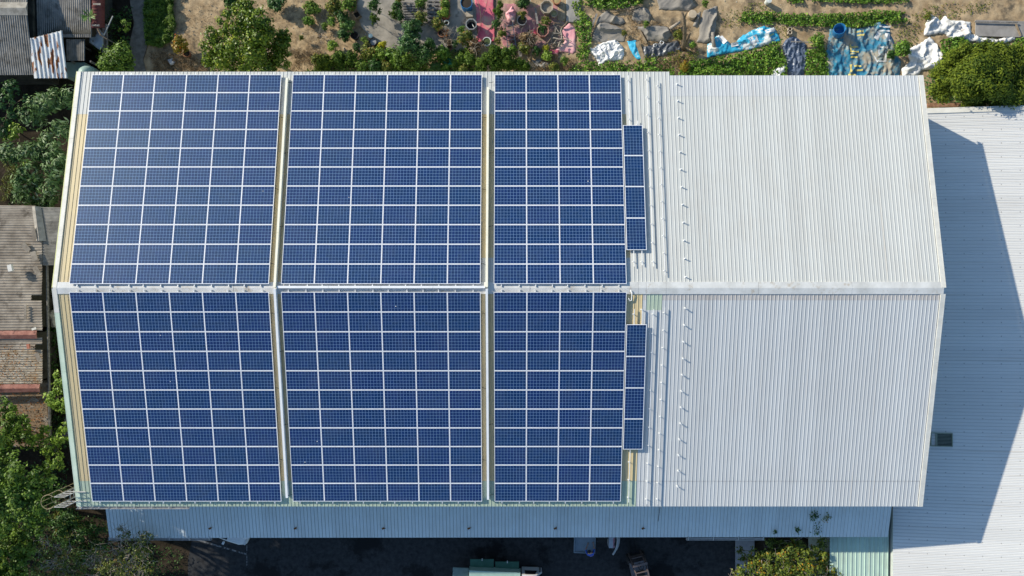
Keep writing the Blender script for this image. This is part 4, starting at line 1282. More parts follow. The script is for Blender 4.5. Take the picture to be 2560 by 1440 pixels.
m = MB(); m.box((-26.8, 18.4, 1.1), (2.9, 6.2, 2.2)); m.build("wall", M_HWALL, h1b)
A, B, C_, D = P(70, 98, 2.92), P(86, 196, 2.66), P(168, 195, 2.66), P(155, 76, 2.95)
m = MB(); m.corr4(A, B, C_, D, .27, .06, 0, 'trap', 4, sag=.05)
tag(m.build("rusty_roof_sheet", M_RUSTED), "white sheet-metal awning with rust-brown patches beside the cottage roof", "awning")
A, B, C_, D = P(165, 98, 2.0), P(165, 152, 1.8), P(212, 152, 1.8), P(212, 98, 2.0)
sh = thing("porch_roof", "small grey corrugated porch roof next to the rusty awning", "porch", (A + C_) / 2 * 1.0 - Vector((0, 0, 1.9)))
m = MB(); m.corr4(A, B, C_, D, .125, .035, 0, nu=1, sag=.04); m.build("roof", M_FIBRE, sh, smooth=True)
m = MB()
for p in (A, B, C_, D): m.box((p.x * .99, p.y, 0.85), (.1, .1, 1.7))
m.build("post", GREYWOOD, sh)
c = P(190, 166, 1.4); m = MB(); m.box((c.x - .1, c.y - .2, .7), (1.25, .9, 1.4)); tag(m.build("pump_house", noise_mat("pale_green_render", (.24, .32, .26), (.34, .42, .35), 2, .8)), "small pale green masonry block under the porch roof edge", "shed")
c = P(205, 178, 2.6); m = MB(); m.lathe((c.x, c.y, 0), [(.50, 0), (.52, 1.9), (.46, 2.25), (.30, 2.5), (.12, 2.6), (0, 2.62)], 20)
tag(m.build("water_tank", noise_mat("tank_green", (.26, .36, .31), (.34, .44, .38), 2, .5), smooth=True), "round pale green water tank at the corner of the hall roof", "tank")
A, B, C_, D = P(231, -30, 2.3), P(262, -30, 1.8), P(262, 70, 1.8), P(229, 70, 2.3)
m = MB(); m.corr4(A, B, C_, D, .2, .03, 0)
tag(m.build("red_awning", noise_mat("dark_red_sheet", (.12, .03, .028), (.20, .06, .05), 2, .7), smooth=True, solid=.02), "dark red sheet awning along the annex wall", "awning")
for i, (a, b) in enumerate(((233, 10), (230, 63))):
    p = P(a, b, 2.36); m = MB(); m.bar(p, p + Vector((.42, 0, -.03)), .10, .05)
    tag(m.build("batten", PALEBARK), "pale timber batten across the %s of the dark red awning" % ("upper part" if i == 0 else "lower end"), "batten")
cm_tarp = noise_mat("grey_tarpaulin", (.26, .28, .29), (.36, .38, .39), 2, .7, .2)
o, _ = cloth("grey_tarpaulin", "pale grey tarpaulin draped below the red awning", "tarpaulin", [(222, 66), (240, 66), (256, 80), (256, 112), (248, 124), (220, 105)], cm_tarp, z0=1.6, amp=.25, seed=3.1)
A, B, C_, D = P(254, 60, 1.4), P(254, 132, 1.3), P(271, 132, 1.3), P(268, 60, 1.4)
m = MB(); m.corr4(A, B, C_, D, .16, .035); tag(m.build("corrugated_strip", M_FIBRE2, smooth=True, solid=.01), "narrow beige corrugated strip propped beside the grey tarpaulin", "sheet")
m = MB(); m.tube([P(258, 92, 1.9), P(282, 40, 2.0)], .04, 6); tag(m.build("pole", plain("pale_pole", (.35, .35, .33), .6)), "pale slanted pole leaning over the corrugated strip", "pole")
m = MB(); m.tube([P(240, 66, 2.0), P(252, 88, 2.05), P(268, 98, 1.95), P(290, 110, 1.6)], .045, 6); tag(m.build("fallen_branch", BARK), "dark fallen branch across the grey tarpaulin", "branch")
# palm sprig
pc = P(224, 42, 2.4)
ps = thing("palm_seedling", "small spiky green palm seedling growing at the annex roof edge", "plant", pc)
n = 26; a_ = RNG.uniform(0, 2 * math.pi, n); dirs = np.stack([np.cos(a_), np.sin(a_), RNG.uniform(.15, .8, n)], 1)
leaf_mesh("fronds", np.array(pc) + dirs * .26, np.stack([-dirs[:, 0] * .4, -dirs[:, 1] * .4, np.ones(n)], 1), .5, .07, LEAF["fern"], ps, axis=dirs, jit=.05)
m = MB(); m.tube([pc - Vector((0, 0, .6)), pc], .03, 6); m.build("stem", BARK, ps)

h2 = thing("old_workshop", "old brown corrugated workshop roof with red caps on the left side", "house", (-31.5, -2, 0))
XE = -27.45; XW = -37.5
def strip(y0, y1, x1, zE, zW, pitch, amp, mat, name="roof", nu=4, sag=.05, xw=XW):
    m = MB(); m.corr4((xw, y1, zW), (x1, y1, zE), (x1, y0, zE), (xw, y0, zW), pitch, amp, 0, nu=nu, sag=sag); m.build(name, mat, h2, smooth=True)
strip(4.8, 3.62, XE - .35, 3.46, 4.15, .10, .028, M_FIBRE2)
strip(3.64, -.42, XE, 3.40, 4.10, .165, .05, M_FIBRE2)
strip(-.42, -.74, XE - .58, 3.44, 4.10, .16, .05, M_FIBRE2)
strip(-.74, -2.50, XE, 3.40, 4.10, .165, .05, M_FIBRE2)
strip(-2.9, -3.30, XE - .03, 3.36, 4.05, .145, .05, M_FIBRE2)
strip(-3.30, -3.62, XE - .42, 3.39, 4.05, .145, .05, M_FIBRE2)
strip(-3.62, -5.62, XE - .02, 3.36, 4.05, .145, .05, M_LITTER if False else noise_mat("fibre_cement_pale", (.25, .205, .15), (.42, .37, .30), 7, .9, .1, c3=(.26, .17, .09), c3scale=1.0, c3lo=.47, c3hi=.64))
strip(-5.6, -9.4, XE - .1, 2.78, 3.40, .17, .012, M_LITTER)
for (yy0, yy1, z0, x1) in ((-2.48, -2.96, 3.44, XE - .25), (-5.6, -6.08, 3.40, XE - .1)):
    for i, (a, b) in enumerate(((XW, -30.6), (-30.58, x1))):
        m = MB(); ze = z0 + (b - XE) * -.07; zw = z0 + (a - XE) * -.07
        m.add([(a, yy0, zw + .05), (a, (yy0 + yy1) / 2, zw + .15), (a, yy1, zw + .03), (b, yy0, ze + .05), (b, (yy0 + yy1) / 2, ze + .14), (b, yy1, ze + .03)],
              [(0, 1, 4, 3), (1, 2, 5, 4), (3, 4, 5), (0, 2, 1)]); m.build("red_cap", M_REDCAP, h2)
m = MB(); m.box((-33.2, 1.1, 1.35), (8.6, 7.0, 2.7)); m.box((-33.2, -4.2, 1.35), (8.6, 3.0, 2.7)); m.box((-33.2, -7.4, 1.15), (8.6, 3.6, 2.3)); m.build("wall", M_HWALL, h2)
m = MB(); m.bar((XE + .12, 3.5, 3.22), (XE + .02, -9.2, 2.75), .05, .16); m.build("fascia_board", GREYWOOD, h2)
for (px, py, s, r_) in ((64, 618, (.55, .30), -.9), (85, 640, (.30, .55), .3), (83, 578, (.22, .5), .25), (92, 678, (.28, .62), .5), (86, 590, (.2, .4), .1), (63, 780, (.13, .85), 0), (95, 893, (.25, .55), .5)):
    p = P(px, py, 3.62); m = MB(); m.box((p.x, p.y, p.z), (s[0], s[1], .03), mat=Matrix.Rotation(r_, 4, 'Z') @ Matrix.Rotation(.12, 4, 'Y')); m.build("broken_slab", M_FIBRE2, h2)
lt = thing("workshop_annex", "narrow grey corrugated lean-to roof between workshop and hall", "shed", (-25.5, 3, 0))
a = P(82, 516, 3.35); m = MB(); m.corr4((-27.85, 1.32, 3.42), (-23.2, 1.32, 2.95), (-23.2, 4.72, 2.95), (-27.85, 4.72, 3.42), .082, .028, 0, nu=3, sag=.05); m.build("roof", M_FIBRE, lt, smooth=True)
m = MB(); m.add([(-28.0, 4.75, 3.50), (-27.75, 4.75, 3.60), (-27.5, 4.75, 3.44), (-27.75, 2.75, 3.48), (-27.5, 2.75, 3.60), (-27.2, 2.75, 3.42)], [(0, 3, 4, 1), (1, 4, 5, 2), (0, 1, 2), (3, 5, 4)]); m.build("ridge_cap", M_CONCAP, lt)
m = MB(); m.box((-25.4, 3.0, 1.4), (4.2, 3.2, 2.75)); m.build("wall", M_HWALL, lt)
c = P(26, 670, 3.95); m = MB(); m.box((c.x, c.y, c.z), (.24, .38, .16), rz=.2); tag(m.build("white_brick", plain("white_brick", (.62, .60, .56), .8)), "white brick weighing down the brown workshop roof", "brick")
c = P(71, 866, 3.62); m = MB(); m.box((c.x, c.y, c.z), (.16, .28, .10), rz=.15); tag(m.build("red_brick", plain("red_brick", (.36, .13, .08), .8)), "red brick lying on the roof near the second red cap", "brick")
c = P(85, 822, 3.75); m = MB(); m.box((c.x, c.y, c.z), (.26, .12, .05), rz=.3); tag(m.build("pale_shard", plain("pale_shard", (.62, .59, .52), .8)), "pale broken shard on the first red cap", "debris")
# leaves fallen on the lowest roof
x = RNG.uniform(-31, -27.6, 900); y = RNG.uniform(-9.3, -3.3, 900)
z = np.where(y < -5.9, 2.80 + (x + 27.5) * -.062, 3.40 + (x + 27.5) * -.07) + .07
o = leaf_mesh("fallen_leaves", np.stack([x, y, z], 1), RNG.normal(size=(900, 3)) * .3 + np.array([0, 0, 1]), .09, .06, LEAF["brown"]); tag(o, "brown fallen leaves scattered over the workshop roof", "leaves", None, "stuff")
c = P(128, 795, 1.2)
o, _ = cloth("plastic_debris", "pale crumpled plastic sheet in the dark gap beside the workshop", "plastic sheet", [(118, 780), (132, 770), (140, 800), (138, 822), (122, 815)], plain("pale_plastic", (.42, .40, .34), .6), z0=1.0, amp=.3, seed=8.)
a = P(146, 1045, 2.4); m = MB(); m.corr4((-27.2, -8.9, 2.3), (-24.4, -8.9, 2.5), (-24.4, -7.1, 2.5), (-26.6, -7.1, 2.3), .11, .03); tag(m.build("shed_roof", M_FIBRE, smooth=True, solid=.012), "low dark corrugated shed roof between bushes and the hall wall", "shed")

# ================================================================== TREES
def T(px, py, r, z, rz=.8, sq=1.0):
    c = P(px, py, z); k = (ZC - z) / F
    return (c.x, c.y, z, r * k * sq, r * k, r * k * rz)
tree("garden_tree", "large leafy green garden tree standing closest to the left solar block", "tree", (*P(622, 110, 0)[:2], 0),
     [T(600, 52, 46, 3.6), T(560, 105, 42, 3.0), T(650, 70, 44, 3.6), T(625, 105, 52, 4.1), T(690, 115, 38, 2.9), T(545, 150, 36, 2.5), T(590, 150, 45, 2.9), T(640, 150, 45, 3.0), T(690, 150, 40, 2.4), T(708, 100, 22, 2.3), T(610, 30, 26, 3.2), T(530, 155, 24, 2.0)],
     'tree', L=.17, W=.10, cover=2.9, trunk_r=.13, clump=.5, rough=.5, bark=PALEBARK, split=6, per=30)
tree("shade_tree", "small bushy green tree beside the water tank at the hall corner", "tree", (*P(290, 140, 0)[:2], 0),
     [T(285, 150, 32, 2.3), T(305, 130, 26, 2.6), T(275, 165, 28, 1.9), T(312, 155, 26, 2.0)], 'mid', L=.16, W=.09, cover=3.4, trunk_r=.07, rough=.5)
tree("roadside_bush", "thin bush in the dark gap right of the red awning", "bush", (*P(310, 62, 0)[:2], 0), [T(310, 65, 16, 1.6), T(314, 58, 9, 2.0)], 'mid', L=.15, W=.09, cover=1.8, trunk_r=.04)
GR = "grey-green long-leaved shrubs left of the hall"
lab = {0: "grey-green long-leaved shrub nearest the upper hall corner", 1: "broad grey-green shrub in the middle of the left thicket", 2: "grey-green shrub hugging the hall edge halfway down the thicket",
       3: "grey-green shrub directly above the workshop ridge", 4: "tall grey-green shrub against the hall edge above the lean-to", 5: "pale leaved shrub on the left edge below the cottage"}
tree("oleander_shrub", lab[0], "shrub", (*P(120, 265, 0)[:2], 0), [T(105, 262, 26, 2.6), T(130, 250, 22, 2.9), T(70, 285, 22, 2.2), T(160, 255, 20, 2.7), T(172, 235, 13, 2.9), T(90, 300, 18, 2.0)], 'grey', L=.34, W=.10, cover=4.6, trunk_r=.05, group=GR, clump=.4)
tree("oleander_shrub", lab[1], "shrub", (*P(85, 380, 0)[:2], 0), [T(95, 370, 24, 2.5), T(70, 385, 24, 2.3), T(35, 385, 22, 1.9), T(100, 400, 20, 2.2), T(15, 380, 22, 1.8)], 'grey', L=.34, W=.10, cover=4.6, trunk_r=.05, group=GR, clump=.4)
tree("oleander_shrub", lab[2], "shrub", (*P(150, 330, 0)[:2], 0), [T(148, 310, 20, 2.8), T(160, 335, 18, 2.9), T(125, 345, 18, 2.5), T(140, 375, 24, 2.6), T(120, 390, 16, 2.4)], 'grey', L=.36, W=.10, cover=3.8, trunk_r=.05, group=GR, clump=.4)
tree("oleander_shrub", lab[3], "shrub", (*P(65, 460, 0)[:2], 0), [T(70, 430, 26, 2.6), T(60, 460, 26, 2.5), T(80, 485, 24, 2.2), T(50, 495, 20, 1.9), T(95, 450, 16, 2.3)], 'grey', L=.32, W=.10, cover=4.6, trunk_r=.05, group=GR, clump=.4)
tree("oleander_shrub", lab[4], "shrub", (*P(140, 450, 0)[:2], 0), [T(140, 430, 24, 2.9), T(148, 405, 16, 3.0), T(130, 465, 24, 2.7), T(125, 495, 20, 2.3), T(110, 515, 14, 2.0)], 'grey', L=.32, W=.10, cover=4.6, trunk_r=.05, group=GR, clump=.4)
tree("oleander_shrub", lab[5], "shrub", (*P(25, 260, 0)[:2], 0), [T(30, 225, 22, 2.4), T(15, 255, 26, 2.2), T(30, 285, 16, 1.9), T(65, 250, 10, 2.2), T(5, 320, 26, 1.6)], 'glossy', L=.2, W=.11, cover=2.8, trunk_r=.05, group=GR)
tree("lime_shrub", "yellow-green shrub among the grey-green thicket left of the hall", "shrub", (*P(48, 330, 0)[:2], 0), [T(45, 325, 18, 1.9), T(30, 345, 14, 1.6), T(72, 410, 9, 2.7)], 'lime', L=.2, W=.11, cover=2.6, trunk_r=.04)
ground_cover("grass", "dull brown-green grass in the left thicket clearing", "grass", [(0, 400), (45, 400), (55, 440), (20, 500), (0, 510)], 'olive', h=.25, L=.2, W=.03, dens=500, seed=4.)
tree("edge_tree", "bright green tree overhanging the workshop's lowest roof", "tree", (*P(10, 1110, 0)[:2], 0),
     [T(20, 1030, 32, 4.2), T(50, 1075, 34, 4.4), T(15, 1085, 34, 4.4), T(70, 1100, 22, 4.0), T(10, 1130, 34, 4.0), T(40, 1050, 20, 4.6), T(60, 1050, 14, 4.4)], 'mid', L=.17, W=.10, cover=2.6, trunk_r=.1, rough=.5, split=5, clump=.5, per=30)
tree("gap_tree", "yellow-green young tree squeezed between workshop and hall", "tree", (*P(140, 1000, 0)[:2], 0),
     [T(150, 960, 18, 3.6), T(135, 1000, 22, 3.8), T(155, 1010, 18, 3.8), T(150, 935, 12, 3.4), T(160, 1020, 12, 4.0), T(125, 990, 14, 3.4)], 'lime', L=.17, W=.11, cover=2.6, trunk_r=.06, rough=.5)
tree("gap_tree", "bright lime tree below the gap, leaning on the hall's left edge", "tree", (*P(140, 1130, 0)[:2], 0),
     [T(150, 1095, 24, 3.8), T(125, 1120, 24, 3.7), T(145, 1150, 22, 3.9), T(95, 1105, 22, 3.3), T(160, 1075, 12, 4.0), T(115, 1075, 16, 3.4)], 'lime', L=.17, W=.11, cover=2.9, trunk_r=.07, rough=.5)
tree("corner_tree", "big dark green tree beside the caged ladder", "tree", (*P(70, 1240, 0)[:2], 0),
     [T(40, 1180, 44, 6.7), T(90, 1210, 42, 7.1), T(30, 1240, 46, 6.9), T(80, 1265, 46, 7.3), T(120, 1250, 32, 6.5), T(20, 1290, 42, 6.6), T(95, 1310, 36, 6.3), T(55, 1215, 40, 7.5), T(110, 1180, 26, 6.1)], 'mid', L=.17, W=.10, cover=2.6, trunk_r=.14, rough=.6, clump=.5, split=6, per=30)
tree("corner_tree", "mid green tree filling the lower left corner of the photo", "tree", (*P(30, 1370, 0)[:2], 0),
     [T(20, 1340, 42, 4.0), T(50, 1380, 40, 4.2), T(10, 1410, 44, 4.0), T(40, 1440, 44, 3.8), T(70, 1350, 26, 3.6)], 'mid', L=.17, W=.10, cover=2.3, trunk_r=.12, rough=.6, clump=.5, split=6, per=30)
tree("edge_tree", "tall tree standing just outside the left edge near the corner tree", "tree", (*P(-60, 1180, 0)[:2], 0),
     [T(-80, 1150, 60, 7.0), T(-60, 1210, 60, 7.2), T(-130, 1180, 60, 7.4), T(-40, 1120, 50, 6.4), T(-150, 1120, 60, 7.0), T(-110, 1240, 56, 6.6)], 'mid', L=.18, W=.11, cover=3.0, trunk_r=.16, rough=.6)
tree("edge_tree", "second tall tree outside the left edge, lower down", "tree", (*P(-80, 1360, 0)[:2], 0),
     [T(-70, 1320, 56, 6.4), T(-60, 1380, 56, 6.0), T(-130, 1350, 60, 6.8), T(-90, 1430, 56, 6.2)], 'mid', L=.18, W=.11, cover=3.0, trunk_r=.15, rough=.6)
tree("sparse_tree", "thin olive tree with pale twigs left of the bare one", "tree", (*P(170, 1420, 0)[:2], 0),
     [T(125, 1370, 30, 4.2), T(160, 1395, 34, 4.2), T(110, 1420, 32, 4.0), T(195, 1425, 36, 3.8), T(150, 1440, 30, 4.0)], 'olive', L=.13, W=.07, cover=1.1, trunk_r=.09, rough=.6, bark=PALEBARK, twigs=40)
tree("bare_tree", "nearly bare tree with pale branching twigs reaching over the canopy", "tree", (*P(320, 1435, 0)[:2], 0),
     [T(300, 1400, 36, 4.6), T(345, 1370, 36, 4.9), T(310, 1330, 22, 5.2), T(365, 1345, 22, 5.2), T(270, 1425, 34, 4.2), T(360, 1415, 36, 4.4), T(330, 1440, 36, 4.3), T(240, 1390, 26, 4.0)], 'olive', L=.12, W=.065, cover=.85, trunk_r=.10, rough=.6, bark=PALEBARK, twigs=90)
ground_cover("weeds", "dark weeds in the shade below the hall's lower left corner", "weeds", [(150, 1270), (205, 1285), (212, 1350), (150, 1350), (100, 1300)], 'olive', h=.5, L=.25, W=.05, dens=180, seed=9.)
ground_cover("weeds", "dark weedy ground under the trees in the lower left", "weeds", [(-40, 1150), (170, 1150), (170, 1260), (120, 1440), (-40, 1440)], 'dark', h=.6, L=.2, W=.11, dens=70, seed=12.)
tree("added_shade_bush", "dark bush added to shade soil under the lower left roof corner beside canopy", "bush", (*P(185, 1320, 0)[:2], 0),  # bush added to keep the sun off the soil below this corner
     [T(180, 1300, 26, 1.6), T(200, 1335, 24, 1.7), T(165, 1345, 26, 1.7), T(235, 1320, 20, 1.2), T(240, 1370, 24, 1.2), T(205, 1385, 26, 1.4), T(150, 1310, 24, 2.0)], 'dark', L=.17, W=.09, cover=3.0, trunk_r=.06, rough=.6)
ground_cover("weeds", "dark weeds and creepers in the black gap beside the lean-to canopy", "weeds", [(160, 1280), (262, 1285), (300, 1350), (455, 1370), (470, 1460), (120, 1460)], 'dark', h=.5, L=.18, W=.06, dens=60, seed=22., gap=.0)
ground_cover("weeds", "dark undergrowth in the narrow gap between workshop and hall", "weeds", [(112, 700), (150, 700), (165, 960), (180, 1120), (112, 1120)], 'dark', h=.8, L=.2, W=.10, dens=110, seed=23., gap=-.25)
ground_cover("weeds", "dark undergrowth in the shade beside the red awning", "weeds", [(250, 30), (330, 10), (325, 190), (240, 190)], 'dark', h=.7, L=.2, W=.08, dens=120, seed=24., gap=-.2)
tree("overgrown_bush", "large tangled bush with orange leaves beside the green shed roof", "bush", (*P(1975, 1440, 0)[:2], 0),
     [T(1905, 1395, 34, 2.8), T(1945, 1370, 30, 3.0), T(1985, 1400, 40, 3.4), T(2040, 1375, 32, 3.2), T(2065, 1410, 34, 3.0), T(1880, 1430, 34, 2.6), T(1930, 1435, 40, 3.2), T(2000, 1440, 44, 3.4), T(2060, 1450, 38, 3.0), T(1860, 1445, 24, 2.4), T(1990, 1355, 24, 3.3), T(2090, 1430, 22, 2.8), T(1842, 1428, 16, 2.0), T(1866, 1398, 16, 2.2), T(1850, 1375, 9, 1.8), T(2104, 1400, 14, 2.6)],
     'creeper', L=.15, W=.09, cover=2.1, trunk_r=.1, rough=.6, bark=PALEBARK, twigs=70, clump=.5, split=5, per=25)
# creeper runners on the canopy
for i, (px, py, r, n, lb) in enumerate(((2035, 1291, 11, 70, "largest clump of creeper leaves lying on the canopy roof"), (2066, 1294, 9, 34, "smaller creeper sprig right of the largest clump on the canopy"),
                                        (2045, 1322, 13, 50, "line of creeper leaves between canopy edge and largest clump"), (1996, 1328, 8, 34, "creeper shoot climbing over the canopy edge above the bush"), (1940, 1332, 5, 26, "leftmost creeper shoot reaching onto the canopy"))):
    c = P(px, py, 4.62); k = .0227
    q_ = RNG.normal(size=(n, 2)) * np.array([r * k * .5, r * k * (.55 if i != 2 else 1.0)])
    pts = np.stack([c.x + q_[:, 0], c.y + q_[:, 1], 4.30 + (c.y + q_[:, 1] + 14.28) * .208 + RNG.uniform(.04, .14, n)], 1)
    o = leaf_mesh("creeper_sprig", pts, RNG.normal(size=(n, 3)) * .5 + np.array([0, 0, 1]), .13, .06, LEAF["dark" if i != 1 else "creeper"])
    tag(o, lb, "creeper", "creeper runners on the canopy")
tree("cypress_tree", "big dark feathery conifer in the upper right beside the neighbour hall", "tree", (*P(2440, 225, 0)[:2], 0),
     [T(2385, 175, 40, 3.4), T(2425, 160, 38, 3.8), T(2475, 155, 42, 4.0), T(2530, 165, 44, 3.8), T(2410, 205, 44, 4.0), T(2460, 200, 48, 4.6), T(2520, 210, 50, 4.2), T(2365, 215, 30, 2.8), T(2430, 240, 38, 3.3), T(2490, 245, 42, 3.5), T(2545, 245, 40, 3.4), T(2350, 190, 24, 2.4), T(2570, 200, 40, 3.6)],
     'cypress', L=.20, W=.07, cover=5.5, trunk_r=.14, clump=.75, rough=.3, upw=.9, per=400, split=8)
ground_cover("ivy", "dark glossy ground ivy between hall corner and conifer", "ivy", [(2312, 195), (2345, 165), (2400, 175), (2420, 260), (2318, 262)], 'glossy', h=.9, L=.15, W=.11, dens=170, seed=15., gap=-.2)
m = MB(); m.bar(P(2318, 263, .9), P(2560, 262, .9), .22, .12); tag(m.build("rusty_beam", noise_mat("rusty_beam", (.17, .085, .05), (.34, .20, .13), 5, .9, .1)), "rusty brown beam along the top of the neighbour hall", "beam")

# ================================================================== GARDEN
M_PAVE = noise_mat("garden_concrete", (.22, .20, .17), (.38, .34, .285), 1.3, .9, .1, c3=(.16, .145, .125), c3scale=1.2)
m = MB(); m.prism(wpoly([(900, -60), (1195, -60), (1192, 100), (1150, 133), (1095, 128), (1070, 135), (985, 128), (940, 108), (905, 70), (893, 30)]), .02, .155)
tag(m.build("garden_paving", M_PAVE, loc=(0, 0, 0)), "grey concrete pad under the potted plants", "paving", None, "structure")
M_PATH = noise_mat("trodden_path", (.13, .115, .095), (.23, .205, .17), 3, .95, .05, bump=.01)
m = MB(); pp = [(326, -60), (376, -60), (366, -20), (374, 30), (366, 70), (372, 110), (360, 150), (372, 200), (318, 200), (336, 150), (326, 110), (338, 60), (328, 10)]
m.prism(wpoly(pp), .03, .125); tag(m.build("path", M_PATH, loc=(0, 0, 0)), "narrow trodden earth path left of the grass strip", "path", None, "structure")
ground_cover("grass_strip", "long lush green grass strip in the upper left garden", "grass", [(366, -40), (436, -40), (432, 20), (440, 60), (430, 100), (404, 118), (368, 112), (360, 50)], 'mid', h=.45, L=.26, W=.045, dens=1500, edge=.75, seed=2., gap=-.22, fs=1.8)
for nm, lb, pp, kd, h, L, W, dn, sd, gp in (
    ("ground_cover", "green ground-cover row running along the sandy bed top right", [(1838, 56), (1860, 28), (1960, 32), (2090, 36), (2180, 26), (2262, 28), (2268, 56), (2200, 64), (2110, 72), (2030, 66), (1990, 66), (1880, 60)], 'vine', .32, .13, .10, 420, 1., -.12),
    ("ground_cover", "green ground cover at the photo's upper edge, right half", [(1955, -30), (2275, -30), (2270, 6), (2200, 12), (2130, 8), (2030, 4), (1970, 10)], 'vine', .32, .13, .10, 420, 2., -.12),
    ("ground_cover", "dense green creeper between blue banner and hall roof", [(1735, 150), (1772, 145), (1830, 138), (1900, 116), (1952, 100), (1962, 140), (1968, 195), (1850, 195), (1690, 200), (1700, 165)], 'vine', .5, .15, .12, 330, 3., -.22),
    ("ground_cover", "green creeper between black film and hall roof", [(1465, 150), (1500, 160), (1520, 152), (1600, 150), (1640, 145), (1680, 150), (1690, 200), (1400, 200), (1430, 165)], 'vine', .4, .14, .11, 260, 4., -.12),
    ("ground_cover", "upright strip of leafy vines right of the pink sheet", [(1432, 50), (1465, 40), (1480, 60), (1478, 110), (1470, 150), (1440, 150), (1446, 100)], 'vine', .45, .14, .11, 280, 5., -.15),
    ("ground_cover", "yellowish vine leaves spilling over the grey mat", [(1425, 5), (1462, 0), (1480, 40), (1470, 60), (1440, 40)], 'lime', .3, .15, .13, 150, 6., -.1),
    ("ground_cover", "dark green vine mat along the top edge above grey cloths", [(1450, -40), (1615, -40), (1612, 8), (1560, 20), (1500, 24), (1470, 16)], 'vine', .5, .15, .12, 330, 7., -.3),
    ("ground_cover", "green clump between the blue banner tarp and black film", [(2014, 128), (2060, 118), (2072, 150), (2068, 195), (2012, 195)], 'vine', .5, .15, .12, 330, 8., -.3),
    ("ground_cover", "bright green creeper patch between the white tarps and conifer", [(2352, 100), (2400, 92), (2430, 112), (2500, 108), (2548, 110), (2525, 124), (2460, 138), (2410, 150), (2370, 170), (2352, 140)], 'vine', .5, .15, .12, 400, 9., -.3),
    ("ground_cover", "green creeper on the far right edge above the conifer", [(2535, 100), (2570, 92), (2570, 160), (2540, 140)], 'vine', .5, .15, .12, 330, 10., -.3),
    ("weed_patch", "sparse low weeds on the sandy bed right of the grey cloths", [(1790, 20), (1890, 0), (1990, 60), (1980, 100), (1900, 70), (1800, 70)], 'olive', .14, .10, .06, 110, 11., .06),
    ("weed_patch", "thin weeds on the sandy ground near the white tarps", [(2230, 60), (2320, 10), (2480, 0), (2480, 30), (2320, 60), (2300, 120), (2240, 110)], 'olive', .16, .11, .06, 110, 12., .05),
    ("weed_patch", "mixed brown weeds along the hall's upper wall, middle", [(1380, 130), (1445, 150), (1440, 200), (1330, 200), (1340, 160)], 'dry', .35, .2, .025, 420, 13., -.1),
    ("weed_patch", "dry brown weeds around the pink plastic and driftwood", [(1270, 90), (1320, 80), (1350, 120), (1410, 130), (1350, 135), (1280, 140)], 'dry', .3, .2, .025, 320, 14., -.1),
    ("weed_patch", "straw-coloured dry weeds below the small orange bush", [(375, 130), (440, 125), (510, 150), (530, 200), (385, 200)], 'dry', .4, .24, .022, 420, 15., -.2),
    ("weed_patch", "dry straw right of the large garden tree", [(725, 120), (800, 120), (840, 160), (800, 175), (730, 180)], 'dry', .3, .22, .022, 380, 16., -.1),
    ("weed_patch", "patchy dry grass over the lumpy soil near the big tree", [(430, 10), (900, 0), (880, 130), (430, 120)], 'dry', .12, .16, .02, 60, 17., .05),
    ("weed_patch", "undergrowth along the hall's upper wall below the dark bushes", [(780, 140), (1200, 120), (1200, 200), (760, 200)], 'mid', .5, .16, .08, 330, 18., -.12),
    ("weed_patch", "dry grass and litter between the grey cloths and black film", [(1560, 20), (1590, 50), (1720, 60), (1745, 110), (1740, 160), (1650, 150), (1600, 110), (1560, 100)], 'dry', .16, .16, .03, 170, 20., .0),
    ("weed_patch", "green and brown weeds over the strip below the black film", [(1600, 140), (1700, 128), (1745, 130), (1750, 190), (1690, 170), (1610, 165)], 'olive', .3, .14, .08, 160, 21., .0),
    ("weed_patch", "brown weeds by the hall corner near the roof step", [(1640, 150), (1720, 140), (1745, 190), (1640, 200)], 'dry', .3, .2, .025, 300, 19., -.1),
):
    ground_cover(nm, lb, "ground cover", pp, kd, h, L, W, dn, .6, sd, 'stuff', gp)

